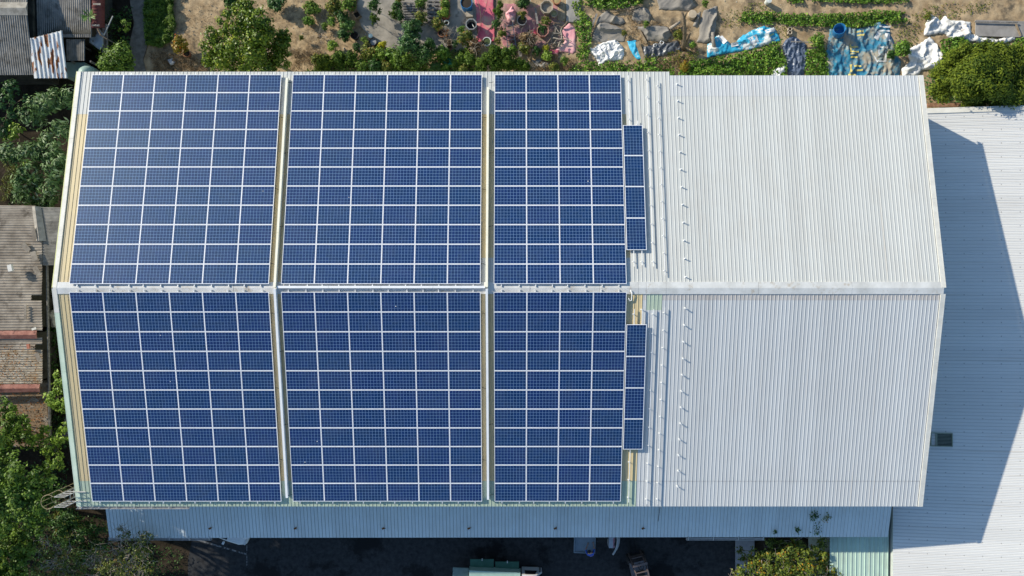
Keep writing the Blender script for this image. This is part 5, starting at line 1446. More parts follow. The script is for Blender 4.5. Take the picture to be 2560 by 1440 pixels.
PG = "garden plants along the upper side of the hall"
plants = [
 # px, py, r, h, kind, label
 (452, 113, 24, .9, 'orange', "small bush with orange and yellow leaves left of the big tree"),
 (575, 3, 20, .7, 'dark', "dark bush at the upper edge above the big tree, left one"),
 (692, 8, 24, .8, 'glossy', "dark glossy bush at the upper edge right of the big tree"),
 (780, 22, 22, .5, 'mid', "sprawling bean plant on bare soil, upper end"),
 (772, 52, 14, .4, 'vine', "sprawling bean plant on bare soil, lower end"),
 (812, 66, 10, .4, 'mid', "small plant between bean plant and wooden box"),
 (755, 95, 8, .5, 'olive', "lone small weed on bare soil right of the big tree"),
 (836, 18, 24, .8, 'olive', "olive bush at the upper edge next to the terracotta planter"),
 (872, 12, 20, .9, 'mid', "bright bush at the upper edge beside the terracotta planter"),
 (856, 42, 17, .8, 'dark', "dark bush left of the wooden planter box"),
 (868, 62, 17, .7, 'fern', "light feathery fern left of the wooden planter box"),
 (860, 88, 17, .8, 'dark', "dark shrub left of the black round pot"),
 (831, 116, 14, .6, 'lime', "lime green plant in open soil left of the black pots"),
 (815, 162, 24, 1.1, 'cypress', "olive conifer bush touching the hall edge, leftmost"),
 (852, 150, 20, 1.0, 'conifer', "small feathery conifer second from left along the hall edge"),
 (880, 148, 20, 1.0, 'conifer', "small feathery conifer third from left along the hall edge"),
 (892, 120, 12, .6, 'dark', "dark little bush below the black round pot"),
 (911, 102, 11, .6, 'mid', "bright little bush right of the black round pot"),
 (922, 130, 20, .9, 'olive', "olive mounded bush left of the lime shrubs"),
 (938, 16, 16, 1.6, 'dark', "dark clipped potted tree at the concrete pad's left side"),
 (938, 50, 12, 1.5, 'conifer', "round clipped topiary ball on the concrete pad"),
 (958, 112, 11, .7, 'yellow', "bright yellow plant at the lower edge of the concrete pad"),
 (948, 137, 18, .8, 'lime', "lime shrub directly below the yellow plant"),
 (985, 140, 20, .9, 'vine', "light green shrub right of the lime shrub"),
 (994, 20, 14, 1.4, 'dark', "upper clipped bush left of the wooden pallet"),
 (985, 40, 12, 1.4, 'conifer', "left lobe of the clipped cloud bush near the pallet"),
 (1001, 42, 13, 1.5, 'dark', "right lobe of the clipped cloud bush near the pallet"),
 (998, 2, 11, .9, 'olive', "olive bush at the upper edge left of the pallet"),
 (1032, 75, 26, 1.9, 'glossy', "dark glossy leaved shrub at the centre of the garden, upper half"),
 (1022, 118, 30, 2.0, 'glossy', "dark glossy leaved shrub at the centre of the garden, lower half"),
 (1055, 140, 28, 1.7, 'dark', "dark shrub against the hall right of the glossy one"),
 (1008, 148, 22, 1.2, 'mid', "mid green shrub against the hall below the glossy one"),
 (1076, 112, 15, 1.6, 'dark', "narrow dark shrub casting shade on the paving"),
 (1052, 48, 18, 1.0, 'olive', "olive round bush between the two pallets, lower"),
 (1052, 8, 15, .9, 'mid', "green bush between the two pallets, upper"),
 (1058, 25, 9, .6, 'dry', "brown withered plant between the two pallets"),
 (1112, 8, 14, .8, 'mid', "green plant at the upper end of the long planter"),
 (1110, 32, 14, .7, 'lime', "lime plant in the rounded end of the long planter"),
 (1093, 62, 17, .8, 'olive', "bushy potted plant below the right pallet"),
 (1117, 86, 11, .6, 'brown', "reddish brown withered plant in the middle of the garden"),
 (1122, 104, 12, .6, 'dry', "dry potted plant below the reddish brown one"),
 (1136, 110, 11, .5, 'glossy', "dark plant beside the small red pot"),
 (1110, 132, 18, 1.0, 'vine', "light green bush above the green netting"),
 (1154, 76, 12, .6, 'vine', "light green plant left of the octagonal tub"),
 (1165, 98, 20, .8, 'olive', "straggly olive bush below the octagonal tub"),
 (1188, 112, 20, .8, 'dry', "dry twiggy bush left of the white-rimmed pot"),
 (1150, 150, 14, .7, 'mid', "green plant right of the green netting"),
 (1176, 150, 16, .8, 'mid', "green plant at the left end of the juniper hedge"),
 (1165, 0, 14, .7, 'mid', "green plant growing in the blue barrel"),
 (1252, 16, 11, 1.3, 'conifer', "topmost tuft of the cloud-pruned juniper beside the pink floor sheet"),
 (1246, 34, 13, 1.3, 'conifer', "second tuft of the cloud-pruned juniper beside the pink floor sheet"),
 (1240, 62, 14, 1.1, 'dark', "middle tuft of the cloud-pruned juniper beside the pink floor sheet"),
 (1256, 84, 13, 1.0, 'olive', "lower tuft of the cloud-pruned juniper beside the ladder"),
 (1244, 102, 9, .8, 'olive', "lowest tuft of the cloud-pruned juniper near the white-rimmed pot"),
 (1305, 36, 12, .7, 'olive', "straggly plant in the oval pot"),
 (1306, 8, 16, .7, 'dark', "dark plant at the upper edge left of the octagonal planter"),
 (1356, 74, 13, .5, 'dark', "dark plant inside the red octagonal planter"),
 (1318, 96, 24, .9, 'dry', "large dry twiggy bush right of the ladder"),
 (1312, 118, 18, .7, 'olive', "olive dry bush below the twiggy one"),
 (1364, 52, 13, .5, 'olive', "low olive plant above the red octagonal planter"),
 (1364, 120, 9, .5, 'yellow', "yellow leafed plant on the edge of the pink sheet"),
 (1366, 140, 14, .6, 'lime', "yellow-green bush below the pink sheet"),
 (1340, 128, 12, .6, 'dark', "dark green bush beside the tan log"),
 (1282, 128, 14, .9, 'mid', "green bush at the foot of the ladder"),
 (1615, 60, 9, .4, 'mid', "small green weed clump between the grey cloths"),
 (1698, 88, 14, .5, 'olive', "olive weeds around the forked trunk"),
 (1762, 10, 11, .5, 'mid', "small green bush at the top of the grey cloth"),
 (1732, 112, 10, .4, 'vine', "green weed right of the forked trunk's foot"),
 (2045, 104, 20, .6, 'vine', "round green clump right of the dark film"),
 (2256, 124, 21, .8, 'vine', "round bright green clump between the blue and white tarps"),
 (2226, 138, 13, .5, 'dark', "small dark clump on the edge of the big blue tarp"),
 (2320, 40, 12, .3, 'olive', "low weeds left of the upper white tarp"),
 (790, 150, 15, .7, 'olive', "olive weed bush in the dry straw right of the big tree"),
 (905, 166, 16, .9, 'mid', "green bush at the hall edge right of the feathery conifers"),
 (936, 168, 17, .9, 'dark', "dark bush at the hall edge below the olive mounded bush"),
 (966, 170, 15, .8, 'olive', "olive bush at the hall edge below the lime shrub"),
 (1036, 168, 17, .9, 'mid', "green bush at the hall edge under the dark glossy shrub"),
 (1088, 168, 15, .9, 'dark', "dark bush at the hall edge left of the green netting"),
 (1114, 172, 12, .6, 'vine', "light bush between the green netting and the hall edge"),
 (1158, 172, 13, .8, 'olive', "olive bush at the hall edge left of the junipers"),
 (1326, 172, 11, .6, 'dry', "dry tuft at the hall edge right of the junipers"),
 (1386, 168, 13, .6, 'olive', "olive tuft at the hall edge below the pink sheet"),
 (1412, 152, 12, .6, 'mid', "green tuft beside the pale pink sheet's lower corner"),
 (1712, 168, 13, .5, 'orange', "orange withered fern at the hall corner by the roof step"),
 (1578, 28, 8, .3, 'dry', "dry tuft between the upper grey cloths"),
 (1560, 82, 8, .3, 'olive', "olive tuft beside the lowest grey cloth"),
 (830, 55, 12, .5, 'vine', "light green weed in the soil left of the feathery fern"),
 (800, 90, 9, .4, 'dry', "dry tuft in open soil above the lime plant"),
 (2485, 212, 16, .9, 'mid', "lighter shrub under the conifer's lower edge"),
]
for (px, py, r, h, kd, lb) in plants:
    shrub(px, py, r, h, kd, lb, group=PG, twigs=(14 if kd in ('dry', 'brown') else 0), cover=(1.6 if kd in ('dry', 'brown') else 3.3), z0=.12)
# hedge of junipers by the hall
for i, (px, py, r, h) in enumerate(((1205, 165, 18, 1.6), (1222, 148, 18, 1.9), (1240, 134, 17, 2.0), (1262, 140, 18, 2.0), (1240, 165, 20, 1.9), (1268, 162, 18, 1.8), (1292, 162, 18, 1.7), (1310, 168, 14, 1.5))):
    shrub(px, py, r, h, 'conifer', "dark lumpy juniper %s from left in the dense hedge against the hall" % ORD[i + 1], name="juniper", group="junipers of the hedge against the hall", L=.12, W=.07, cover=5, n=6)

# pots, tubs and containers
TERRA = noise_mat("terracotta", (.26, .10, .055), (.40, .18, .10), 6, .85, .15)
BLKP = plain("black_plastic", (.018, .018, .018), .6); STONEG = noise_mat("grey_tub", (.17, .18, .185), (.28, .29, .29), 5, .8, .2)
DARKSOIL = plain("potting_soil", (.035, .026, .018), .95)
BEIGEP = noise_mat("beige_concrete_pot", (.30, .25, .19), (.44, .38, .30), 6, .85, .15); REDP = noise_mat("red_concrete_pot", (.30, .12, .10), (.42, .22, .17), 6, .85, .15)
WRIM = plain("white_pot", (.60, .62, .58), .5); BLUEP = plain("blue_plastic", (.02, .16, .38), .45); GBUCK = plain("blue_grey_bucket", (.12, .20, .25), .5)
def pot(name, px, py, rpx, h, mat, label, n=18, fill=DARKSOIL, filld=.08, sq=1.0, rot=0.0, wall=.14, z0=.10, taper=.78, cat="pot", group=None, phase=0.0):
    c = P(px, py, z0 + h); r = rpx * (ZC - h) / F
    t = thing(name, label, cat, (c.x, c.y, z0), group)
    m = MB(); m.lathe((c.x, c.y, z0), [(r * taper, 0), (r, h), (r * (1 - wall), h), (r * (1 - wall) * .95, h - filld)], n, sx=sq, rot=rot, phase=phase); m.build("shell", mat, t)
    m = MB(); m.lathe((c.x, c.y, z0), [(r * (1 - wall) * .96, h - filld + .01), (.001, h - filld + .025)], n, sx=sq, rot=rot, phase=phase); m.build("contents", fill, t)
    return t
pg = "pots and tubs in the garden"
pot("black_pot", 886, 88, 10, .38, BLKP, "black round pot on the left edge of the concrete pad", group=pg, filld=.2)
pot("black_pot", 932, 104, 10, .34, BLKP, "black pot holding pale rubbish near the yellow plant", group=pg, fill=plain("pale_rubbish", (.30, .31, .32), .7), filld=.1)
pot("bucket", 926, 89, 5.5, .36, GBUCK, "blue-grey bucket above the black pot with pale rubbish", group=pg, fill=GBUCK, filld=.02)
pot("terracotta_pot", 466, 133, 9, .30, TERRA, "terracotta pot at the foot of the orange-leaved bush", group=pg)
pot("clay_pot", 1104, 82, 10, .36, TERRA, "dark terracotta pot under the bushy plant below the right pallet", group=pg)
pot("grey_pot", 1116, 56, 6.5, .30, WRIM, "small pale ring-rimmed pot right of the bushy potted plant", group=pg, filld=.18, wall=.22)
pot("octagonal_tub", 1178, 60, 15, .62, STONEG, "grey octagonal tub with dark inside beside the pink floor sheet", n=8, group=pg, filld=.42, fill=BLKP, wall=.17, cat="tub", phase=.39)
m = MB(); c = P(1181, 64, .5); m.tube([c + Vector((-.02, .12, 0)), c + Vector((.10, -.16, .18))], .02, 6); tag(m.build("white_stick", WRIM), "white stick poking out of the grey octagonal tub", "stick")
c = P(1174, 37, .3); m = MB(); m.box((c.x, c.y, .28), (.42, .34, .36), rz=.05); tag(m.build("crate", BEIGEP), "pale square block above the octagonal tub", "block", None)
pot("white_pot", 1217, 103, 11, .42, WRIM, "white-rimmed round pot with low green plant at the pink sheet's corner", group=pg, wall=.16, fill=plain("moss", (.06, .085, .03), .9), filld=.05)
pot("red_pot", 1124, 118, 6, .26, TERRA, "small red pot beneath the dark plant", group=pg)
pot("oval_pot", 1305, 50, 13, .40, STONEG, "oval grey pot below the straggly plant", group=pg, sq=.92, wall=.12)
pot("octagonal_planter", 1357, 76, 16, .50, REDP, "reddish octagonal planter with dark plant beside the driftwood", n=8, group=pg, wall=.13, phase=.39)
pot("octagonal_planter", 1367, 16, 17, .60, BEIGEP, "beige octagonal planter with bare sandy soil at the upper edge", n=8, group=pg, wall=.13, fill=noise_mat("sandy_soil", (.25, .21, .16), (.38, .33, .26), 8, .95), filld=.22, phase=.39)
pot("round_pot", 1385, 33, 9, .34, BEIGEP, "small round pot with withered twigs right of the beige planter", group=pg, fill=noise_mat("withered", (.2, .18, .08), (.42, .38, .2), 20, .95))
pot("round_pot", 1392, 0, 10, .34, TERRA, "small terracotta bowl at the upper edge near the beige planter", group=pg, fill=plain("yellow_soil", (.36, .27, .12), .9), filld=.04)
pot("round_pot", 1313, 2, 14, .40, BEIGEP, "beige bowl under the dark plant at the upper edge", group=pg, wall=.1)
pot("blue_barrel", 1166, 6, 15, .80, BLUEP, "cut blue barrel with a plant at the upper edge of the garden", group=pg, cat="barrel", taper=.9, wall=.06)
# long planter
lp = thing("long_planter", "long round-ended terracotta planter right of the right pallet", "planter", P(1113, 22, .0))
poly = [(1103, -20), (1124, -20), (1125, 36), (1121, 44), (1113, 47), (1106, 44), (1102, 36)]
m = MB(); po = wpoly(poly, .4); ins_ = wpoly([(1105, -18), (1122, -18), (1122, 35), (1119, 42), (1113, 44), (1108, 42), (1105, 35)], .4)
nn = len(po); m.add([(x, y, .1) for x, y in po] + [(x, y, .42) for x, y in po] + [(x, y, .42) for x, y in ins_], [(i, (i + 1) % nn, nn + (i + 1) % nn, nn + i) for i in range(nn)] + [(nn + i, nn + (i + 1) % nn, 2 * nn + (i + 1) % nn, 2 * nn + i) for i in range(nn)]); m.build("shell", TERRA, lp)
m = MB(); m.prism(ins_, .12, .36); m.build("soil", DARKSOIL, lp)
c = P(892, 36, .4); wb = thing("planter_box", "open wooden planter box at the left edge of the concrete pad", "box", (c.x, c.y, .1))
m = MB()
for dx, dy, sx, sy in ((-.17, 0, .03, .42), (.17, 0, .03, .42), (0, .2, .34, .03), (0, -.2, .34, .03)):
    m.box((c.x + dx * math.cos(.6) - dy * math.sin(.6), c.y + dx * math.sin(.6) + dy * math.cos(.6), .28), (sx, sy, .34), rz=.6)
m.build("boards", WOOD, wb)
m = MB(); m.box((c.x, c.y, .2), (.3, .36, .12), rz=.6); m.build("soil", DARKSOIL, wb)
c = P(882, 6, .3); m = MB(); m.box((c.x, c.y, .26), (.24, .9, .3), rz=-.35); tag(m.build("terracotta_planter", TERRA), "terracotta trough at the upper edge left of the concrete pad", "planter")
# pallets
def pallet(px0, py0, px1, py1, rz, label, nb=8):
    c = P((px0 + px1) / 2, (py0 + py1) / 2, .28); w_ = (px1 - px0) * .0253; l_ = (py1 - py0) * .0253
    t = thing("pallet", label, "pallet", (c.x, c.y, .16), "wooden pallets on the paving")
    Mr = Matrix.Rotation(rz, 4, 'Z')
    for i in range(nb):
        m = MB(); q_ = Mr @ Vector((0, (i + .5) / nb * l_ - l_ / 2, .30 + random.uniform(-.01, .01))); m.box(Vector((c.x, c.y, 0)) + q_, (w_, l_ / nb * .58, .025), mat=Matrix.Rotation(rz + random.uniform(-.03, .03), 4, 'Z')); m.build("board", GREYWOOD, t)
    for dx in (-.45, 0, .45):
        m = MB(); q_ = Mr @ Vector((dx * w_, 0, .22)); m.box(Vector((c.x, c.y, 0)) + q_, (.09, l_, .12), mat=Mr); m.build("stringer", GREYWOOD, t)
    return t
pallet(1007, 4, 1046, 56, .03, "weathered grey pallet left of the two, with narrow boards")
pallet(1067, -4, 1105, 56, .0, "weathered grey pallet right of the two, with wide gaps", 6)
# ladder lying against the bushes
la = thing("ladder", "grey metal ladder lying on pink scraps right of the juniper", "ladder", P(1277, 88, .3))
A, B, C_, D = P(1262, 58, .55), P(1270, 122, .35), P(1281, 55, .55), P(1290, 116, .35)
m = MB(); m.bar(A, B, .05, .05); m.bar(C_, D, .05, .05); m.build("rail", M_STEEL if False else plain("ladder_grey", (.20, .205, .21), .5, .2), la)
for i in range(5):
    t_ = .12 + i * .19; m = MB(); m.bar(A.lerp(B, t_), C_.lerp(D, t_), .035, .035); m.build("rung", bpy.data.materials["ladder_grey"], la)
# planks, logs, trunks
def plank(px0, py0, px1, py1, w, label, mat=WOOD, z=.22, name="plank", cat="plank", th=.05):
    m = MB(); m.bar(P(px0, py0, z), P(px1, py1, z + .02), w, th); tag(m.build(name, mat), label, cat); return
plank(1473, 84, 1492, 34, .12, "dark plank leaning along the left side of the grey cloths", GREYWOOD)
plank(1530, 30, 1585, 16, .09, "thin plank between two grey cloths near the top", WOOD)
plank(1598, 74, 1616, 108, .12, "brown broken plank on the lower grey cloth", WOOD)
plank(1593, 104, 1612, 158, .26, "wide brown bark plank left of the blue film", WOOD)
plank(1978, 104, 2036, 106, .06, "thin stick above the dark blue film", GREYWOOD, .3)
plank(1299, 116, 1301, 142, .20, "grey weathered board below the ladder", GREYWOOD)
plank(1338, 20, 1344, 60, .13, "grey weathered post between the pots", GREYWOOD, .35)
plank(2437, 54, 2545, 56, .08, "dark wooden lath along the grey board", GREYWOOD, .35)
plank(2540, 60, 2552, 90, .10, "pale wooden lath on the right end of the grey board", WOOD, .35)
plank(1345, 165, 1330, 150, .10, "splintered board by the tan log", GREYWOOD)
m = MB(); m.tube([P(1325, 148, .3), P(1330, 130, .45), P(1334, 122, .6)], [.13, .12, .11], 10); tag(m.build("log", WOOD, smooth=True), "short tan log standing by the hall's upper wall", "log")
ft = thing("forked_trunk", "forked bare trunk with dark bark beside the black film", "tree trunk", (*P(1709, 124, 0)[:2], 0))
m = MB(); m.tube([P(1709, 124, .0), P(1711, 105, .9), P(1712, 80, 1.7), P(1711, 50, 2.3), P(1705, 30, 2.8)], [.14, .12, .11, .09, .07], 9); m.build("trunk", BARK, ft, smooth=True)
m = MB(); m.tube([P(1711, 115, .4), P(1720, 98, 1.0), P(1724, 84, 1.5)], [.10, .085, .07], 8); m.tube([P(1710, 50, 2.3), P(1718, 28, 2.9)], [.06, .03], 7); m.build("limb", BARK, ft, smooth=True)
m = MB(); m.tube([P(1674, 72, .25), P(1700, 55, .3)], [.10, .09], 9); tag(m.build("log", PALEBARK, smooth=True), "pale cut log lying left of the forked trunk", "log")
m = MB(); m.tube([P(1787, 124, .15), P(1783, 102, .35), P(1782, 80, .5)], [.12, .11, .10], 9); tag(m.build("log", noise_mat("grey_bark", (.17, .15, .13), (.30, .27, .24), 8, .9), smooth=True), "grey-brown log pinning the left end of the blue banner", "log")
m = MB(); m.lathe((*P(1731, 36, .3)[:2], .08), [(.26, 0), (.27, .05), (.27, .30), (.25, .32), (0, .33)], 20); tag(m.build("round_stool", noise_mat("tan_drum", (.38, .30, .21), (.50, .41, .30), 3, .8), smooth=False), "round tan drum lid standing among grey cloths", "drum")
ck = thing("concrete_block", "hollow concrete block at the top of the dark blue film", "block", (*P(1975, 77, .1)[:2], .1))
c = P(1975, 77, .25); m = MB()
for dx, dy, sx, sy in ((-.105, 0, .04, .46), (.105, 0, .04, .46), (0, .21, .25, .04), (0, 0, .25, .05), (0, -.21, .25, .04)):
    m.box((c.x + dx, c.y + dy, .2), (sx, sy, .2))
m.build("shell", BEIGEP, ck)
pot("white_bucket", 1923, 0, 7, .42, WRIM, "white bucket on sandy soil at the upper edge", fill=WRIM, filld=.01, cat="bucket", taper=.9)
bb = thing("blue_barrel", "open blue barrel standing on the upper left of the big blue tarp", "barrel", (*P(2097, 76, .5)[:2], .1))
c = P(2095, 84, .1); d = (P(2099, 72, .75) - Vector((c.x, c.y, .12))).normalized()
Mb = d.to_track_quat('Z', 'Y').to_matrix().to_4x4()
m = MB(); m.lathe((c.x, c.y, .14), [(0, .02), (.33, 0), (.36, .1), (.35, .35), (.36, .68), (.345, .70), (.325, .68), (.32, .1), (0, .06)], 24, M=Mb); m.build("shell", plain("blue_barrel_paint", (.015, .14, .34), .4), bb, smooth=True)
# driftwood pile
dw = thing("driftwood_pile", "tangled heap of pale dry branches on the pink sheet", "branches", P(1390, 90, .1))
ends = [((1352, 127), (1378, 95)), ((1378, 95), (1410, 97)), ((1396, 118), (1404, 70)), ((1404, 70), (1420, 52)), ((1380, 56), (1402, 88)), ((1368, 112), (1402, 104)), ((1375, 60), (1405, 58)), ((1380, 82), (1400, 84)), ((1402, 90), (1430, 104)),
        ((1370, 100), (1392, 118)), ((1388, 66), (1378, 104)), ((1384, 110), (1400, 94)), ((1360, 120), (1385, 112)), ((1410, 110), (1394, 116)), ((1376, 72), (1398, 62))]
for i, (a, b) in enumerate(ends):
    m = MB(); r0 = .055 if i < 4 else random.uniform(.02, .04)
    limb(m, P(*a, random.uniform(.2, .4)), P(*b, random.uniform(.25, .5)), r0, r0 * .6, .12, 6, seed=i * 2.3); m.build("branch", PALEBARK if i % 3 else BARK, dw, smooth=True)

# sheets and tarpaulins
M_WEED = noise_mat("weed_cloth_grey", (.205, .19, .17), (.27, .25, .225), 1.5, .9, .1, c3=(.27, .235, .185), c3scale=1.4, c3lo=.54, c3hi=.68)
M_PINK = noise_mat("pink_sheet", (.56, .09, .15), (.70, .21, .24), 1.2, .6, .2, c3=(.52, .36, .27), c3scale=.9, c3lo=.50, c3hi=.62)
M_PALEPINK = noise_mat("pale_pink_sheet", (.70, .29, .33), (.76, .40, .42), 1.6, .6, .2, c3=(.55, .45, .38), c3scale=1.1, c3lo=.50, c3hi=.64)
M_WPLAS = noise_mat("white_plastic", (.66, .66, .66), (.80, .80, .80), 2, .4, .4, c3=(.46, .42, .36), c3scale=2.2, c3lo=.60, c3hi=.72)
M_WTARP = noise_mat("white_tarp", (.62, .61, .585), (.78, .77, .75), 1.4, .55, .3, c3=(.45, .38, .30), c3scale=1.5, c3lo=.58, c3hi=.70)
M_FILM = noise_mat("black_mulch_film", (.065, .07, .08), (.13, .14, .155), 2, .35, .5, c3=(.26, .25, .24), c3scale=2, c3lo=.58, c3hi=.70)
M_BFILM = noise_mat("blue_grey_film", (.06, .085, .14), (.12, .15, .21), 2, .35, .5, c3=(.30, .31, .33), c3scale=2.2, c3lo=.60, c3hi=.70)
M_BLUE = noise_mat("bright_blue_tarp", (.02, .30, .52), (.06, .42, .64), 1.6, .5, .3, c3=(.60, .64, .64), c3scale=1.5, c3lo=.60, c3hi=.66)
M_BANNER = noise_mat("blue_banner", (.02, .30, .50), (.07, .42, .60), 1.2, .5, .3, c3=(.62, .64, .62), c3scale=1.1, c3lo=.52, c3hi=.56)
M_BIGBLUE = noise_mat("old_blue_tarp", (.02, .125, .235), (.045, .25, .34), 1.0, .55, .3, c3=(.34, .295, .225), c3scale=.9, c3lo=.46, c3hi=.60)
gC = "grey weed cloths in the garden"
cl = [
 ([(1478, 100), (1484, 74), (1500, 54), (1516, 52), (1540, 60), (1562, 70), (1566, 80), (1564, 99), (1540, 101), (1510, 102)], "grey weed cloth lowest left, above the white plastic heap"),
 ([(1490, 60), (1496, 40), (1512, 24), (1518, 20), (1530, 32), (1560, 42), (1566, 54), (1550, 58), (1525, 54), (1508, 52)], "grey weed cloth with a peak, left of the round one"),
 ([(1582, 48), (1584, 22), (1606, 13), (1622, 18), (1631, 36), (1624, 54), (1598, 56)], "rounded folded grey weed cloth near the top"),
 ([(1588, 62), (1610, 62), (1640, 60), (1672, 62), (1682, 84), (1670, 102), (1620, 100), (1610, 82)], "wavy grey weed cloth between plank and pale log"),
 ([(1642, -20), (1726, -20), (1742, 10), (1728, 24), (1690, 22), (1650, 20)], "flat bluish grey cloth at the upper edge"),
 ([(1744, 102), (1752, 78), (1750, 58), (1762, 22), (1796, 10), (1796, 40), (1792, 72), (1786, 100), (1765, 105)], "large grey cloth right of the forked trunk"),
 ([(1735, 62), (1744, 30), (1756, 24), (1752, 44), (1745, 66)], "dark rolled strip of cloth beside the tan drum"),
]
for i, (pp, lb) in enumerate(cl):
    cloth("weed_cloth", lb, "cloth", pp, M_WEED, .075, .50, .46, 2.0 + i * 7.7, ang=i * .9, aniso=2.4, group=gC, edge_soft=False, cell=.05, fold=3.2, crisp=.22)
cloth("plastic_heap", "heap of crumpled white plastic left of the brown plank", "plastic sheet", [(1473, 116), (1484, 118), (1505, 104), (1540, 96), (1558, 112), (1563, 132), (1556, 148), (1520, 150), (1498, 164), (1492, 148), (1480, 132)], M_WPLAS, .06, .34, 2.0, 5.5, ang=.6, aniso=1.7, cell=.045)
cloth("blue_film", "small bright blue plastic film right of the brown plank", "plastic sheet", [(1568, 100), (1592, 98), (1602, 122), (1610, 146), (1596, 148), (1580, 132)], M_BLUE, .1, .26, 1.8, 9.1)
fo, fhf = cloth("black_film", "wrinkled blackish mulch film left of the forked trunk", "plastic sheet", [(1606, 116), (1640, 106), (1672, 104), (1698, 98), (1706, 124), (1672, 134), (1645, 142), (1608, 148)], M_FILM, .08, .30, 1.5, 21.3, ang=1.0, aniso=2.2, cell=.06)
for (px, py, dshape) in ((1655, 106, False), (1638, 113, True)):
    c = P(px, py, .25); m = MB()
    pts = [Vector((c.x + .12 * math.cos(a), c.y + .10 * math.sin(a), 0)) for a in np.linspace(0, 2 * math.pi, 13)[:-1]]
    if dshape: pts = [Vector((c.x - .09, c.y - .07, 0)), Vector((c.x + .03, c.y - .07, 0)), Vector((c.x + .09, c.y - .02, 0)), Vector((c.x + .09, c.y + .03, 0)), Vector((c.x + .03, c.y + .07, 0)), Vector((c.x - .09, c.y + .07, 0))]
    for p in pts: p.z = fhf(p.x, p.y) + .04
    m.tube(pts, .026, 5, closed=True); m.build("white_mark", M_WPLAS, fo, smooth=True)
o, hf = cloth("blue_banner", "bright blue and white banner tarpaulin on the sandy bed", "tarpaulin", [(1769, 142), (1770, 108), (1798, 84), (1816, 96), (1834, 112), (1850, 92), (1880, 74), (1912, 62), (1942, 72), (1955, 100), (1916, 112), (1870, 124), (1820, 132), (1790, 138)], M_BANNER, .1, .30, .9, 31.7, ang=.35, aniso=2.0)
for (px, py, w_, l_, r_, mt) in ((1808, 98, .5, .28, -.9, M_WPLAS), (1838, 110, .45, .22, .2, M_WPLAS), (1884, 98, .62, .45, .4, M_WPLAS), (1882, 96, .3, .22, .4, M_BLUE), (1925, 76, .62, .24, .3, M_WPLAS), (1935, 96, .5, .12, .5, plain("print_grey", (.34, .36, .38), .6)), (1930, 86, .4, .10, .5, plain("print_green", (.3, .45, .25), .6))):
    c = P(px, py, .3); patch_on("print", o, hf, c.x, c.y, w_, l_, r_, mt)
cloth("blue_grey_film", "dark blue-grey plastic film hanging down to the hall roof", "plastic sheet", [(1957, 112), (1966, 96), (1986, 86), (2004, 98), (2018, 108), (2022, 140), (2016, 172), (2012, 196), (1974, 196), (1968, 150)], M_BFILM, .08, .30, 1.3, 41.2, ang=1.5, aniso=2.2, cell=.06)
cloth("white_scrap", "small white plastic scrap at the hall edge left of the blue-grey film", "plastic sheet", [(1928, 190), (1940, 170), (1968, 158), (1968, 175), (1950, 196)], M_WPLAS, .3, .3, 2.0, 51.2)
o, hf = cloth("patterned_tarp", "big worn blue tarpaulin with yellow and white printing at the hall edge", "tarpaulin", [(2066, 196), (2066, 130), (2078, 70), (2092, 60), (2150, 68), (2172, 60), (2205, 50), (2226, 62), (2230, 84), (2240, 108), (2240, 132), (2256, 150), (2252, 196)], M_BIGBLUE, .08, .30, .85, 61.2, ang=1.45, aniso=2.2, cell=.07)
YEL = noise_mat("yellow_print", (.52, .42, .12), (.66, .56, .20), 4, .7, .2, c3=(.30, .30, .24), c3scale=2.5); WPR = noise_mat("white_print", (.56, .57, .56), (.70, .70, .69), 4, .7, .2, c3=(.36, .33, .27), c3scale=2.2)
for (px, py, w_, l_, r_, mt) in ((2148, 78, .60, .12, .05, YEL), (2152, 87, .42, .12, .02, YEL), (2138, 116, .50, .10, 0, YEL), (2140, 128, .45, .10, .03, YEL), (2134, 134, .42, .09, 0, YEL), (2136, 142, .40, .10, 0, YEL), (2128, 120, .10, .5, .1, YEL),
                                 (2146, 164, .44, .11, 0, YEL), (2150, 174, .44, .11, .05, YEL), (2128, 172, .12, .62, -.1, YEL), (2132, 186, .5, .12, .05, YEL),
                                 (2212, 66, .75, .10, .0, WPR), (2212, 76, .72, .10, 0, WPR), (2196, 88, .30, .50, -.5, WPR), (2220, 92, .28, .5, .1, WPR), (2198, 126, .12, .72, .0, WPR), (2208, 118, .55, .09, -.15, WPR), (2206, 152, .6, .09, 0, WPR), (2216, 138, .12, .75, .0, WPR), (2206, 136, .18, .18, .7, WPR), (2187, 138, .10, .75, .5, WPR)):
    c = P(px, py, .25); patch_on("print", o, hf, c.x, c.y, w_, l_, r_, mt)
gW = "white tarpaulins in the upper right corner"
cloth("white_tarp", "peaked white tarpaulin furthest up on the sandy ground", "tarpaulin", [(2316, 86), (2318, 58), (2334, 29), (2348, 40), (2358, 46), (2370, 34), (2374, 46), (2392, 46), (2434, 50), (2434, 84), (2414, 98), (2384, 94), (2366, 80)], M_WTARP, .1, .55, .9, 71.2, ang=.4, aniso=1.5, group=gW)
cloth("white_tarp", "long white tarpaulin sloping down to the hall corner", "tarpaulin", [(2268, 124), (2300, 108), (2330, 88), (2346, 106), (2358, 126), (2362, 142), (2354, 158), (2338, 172), (2310, 172), (2300, 188), (2262, 190), (2258, 170), (2280, 150)], M_WTARP, .1, .42, 1.1, 81.2, ang=.7, aniso=1.4, group=gW)
cloth("white_tarp", "narrow white tarpaulin below the grey board", "tarpaulin", [(2404, 90), (2434, 82), (2470, 90), (2500, 96), (2528, 84), (2536, 68), (2546, 84), (2544, 98), (2510, 108), (2470, 106), (2424, 102)], M_WTARP, .12, .34, 1.2, 91.2, ang=-.2, aniso=1.6, group=gW)
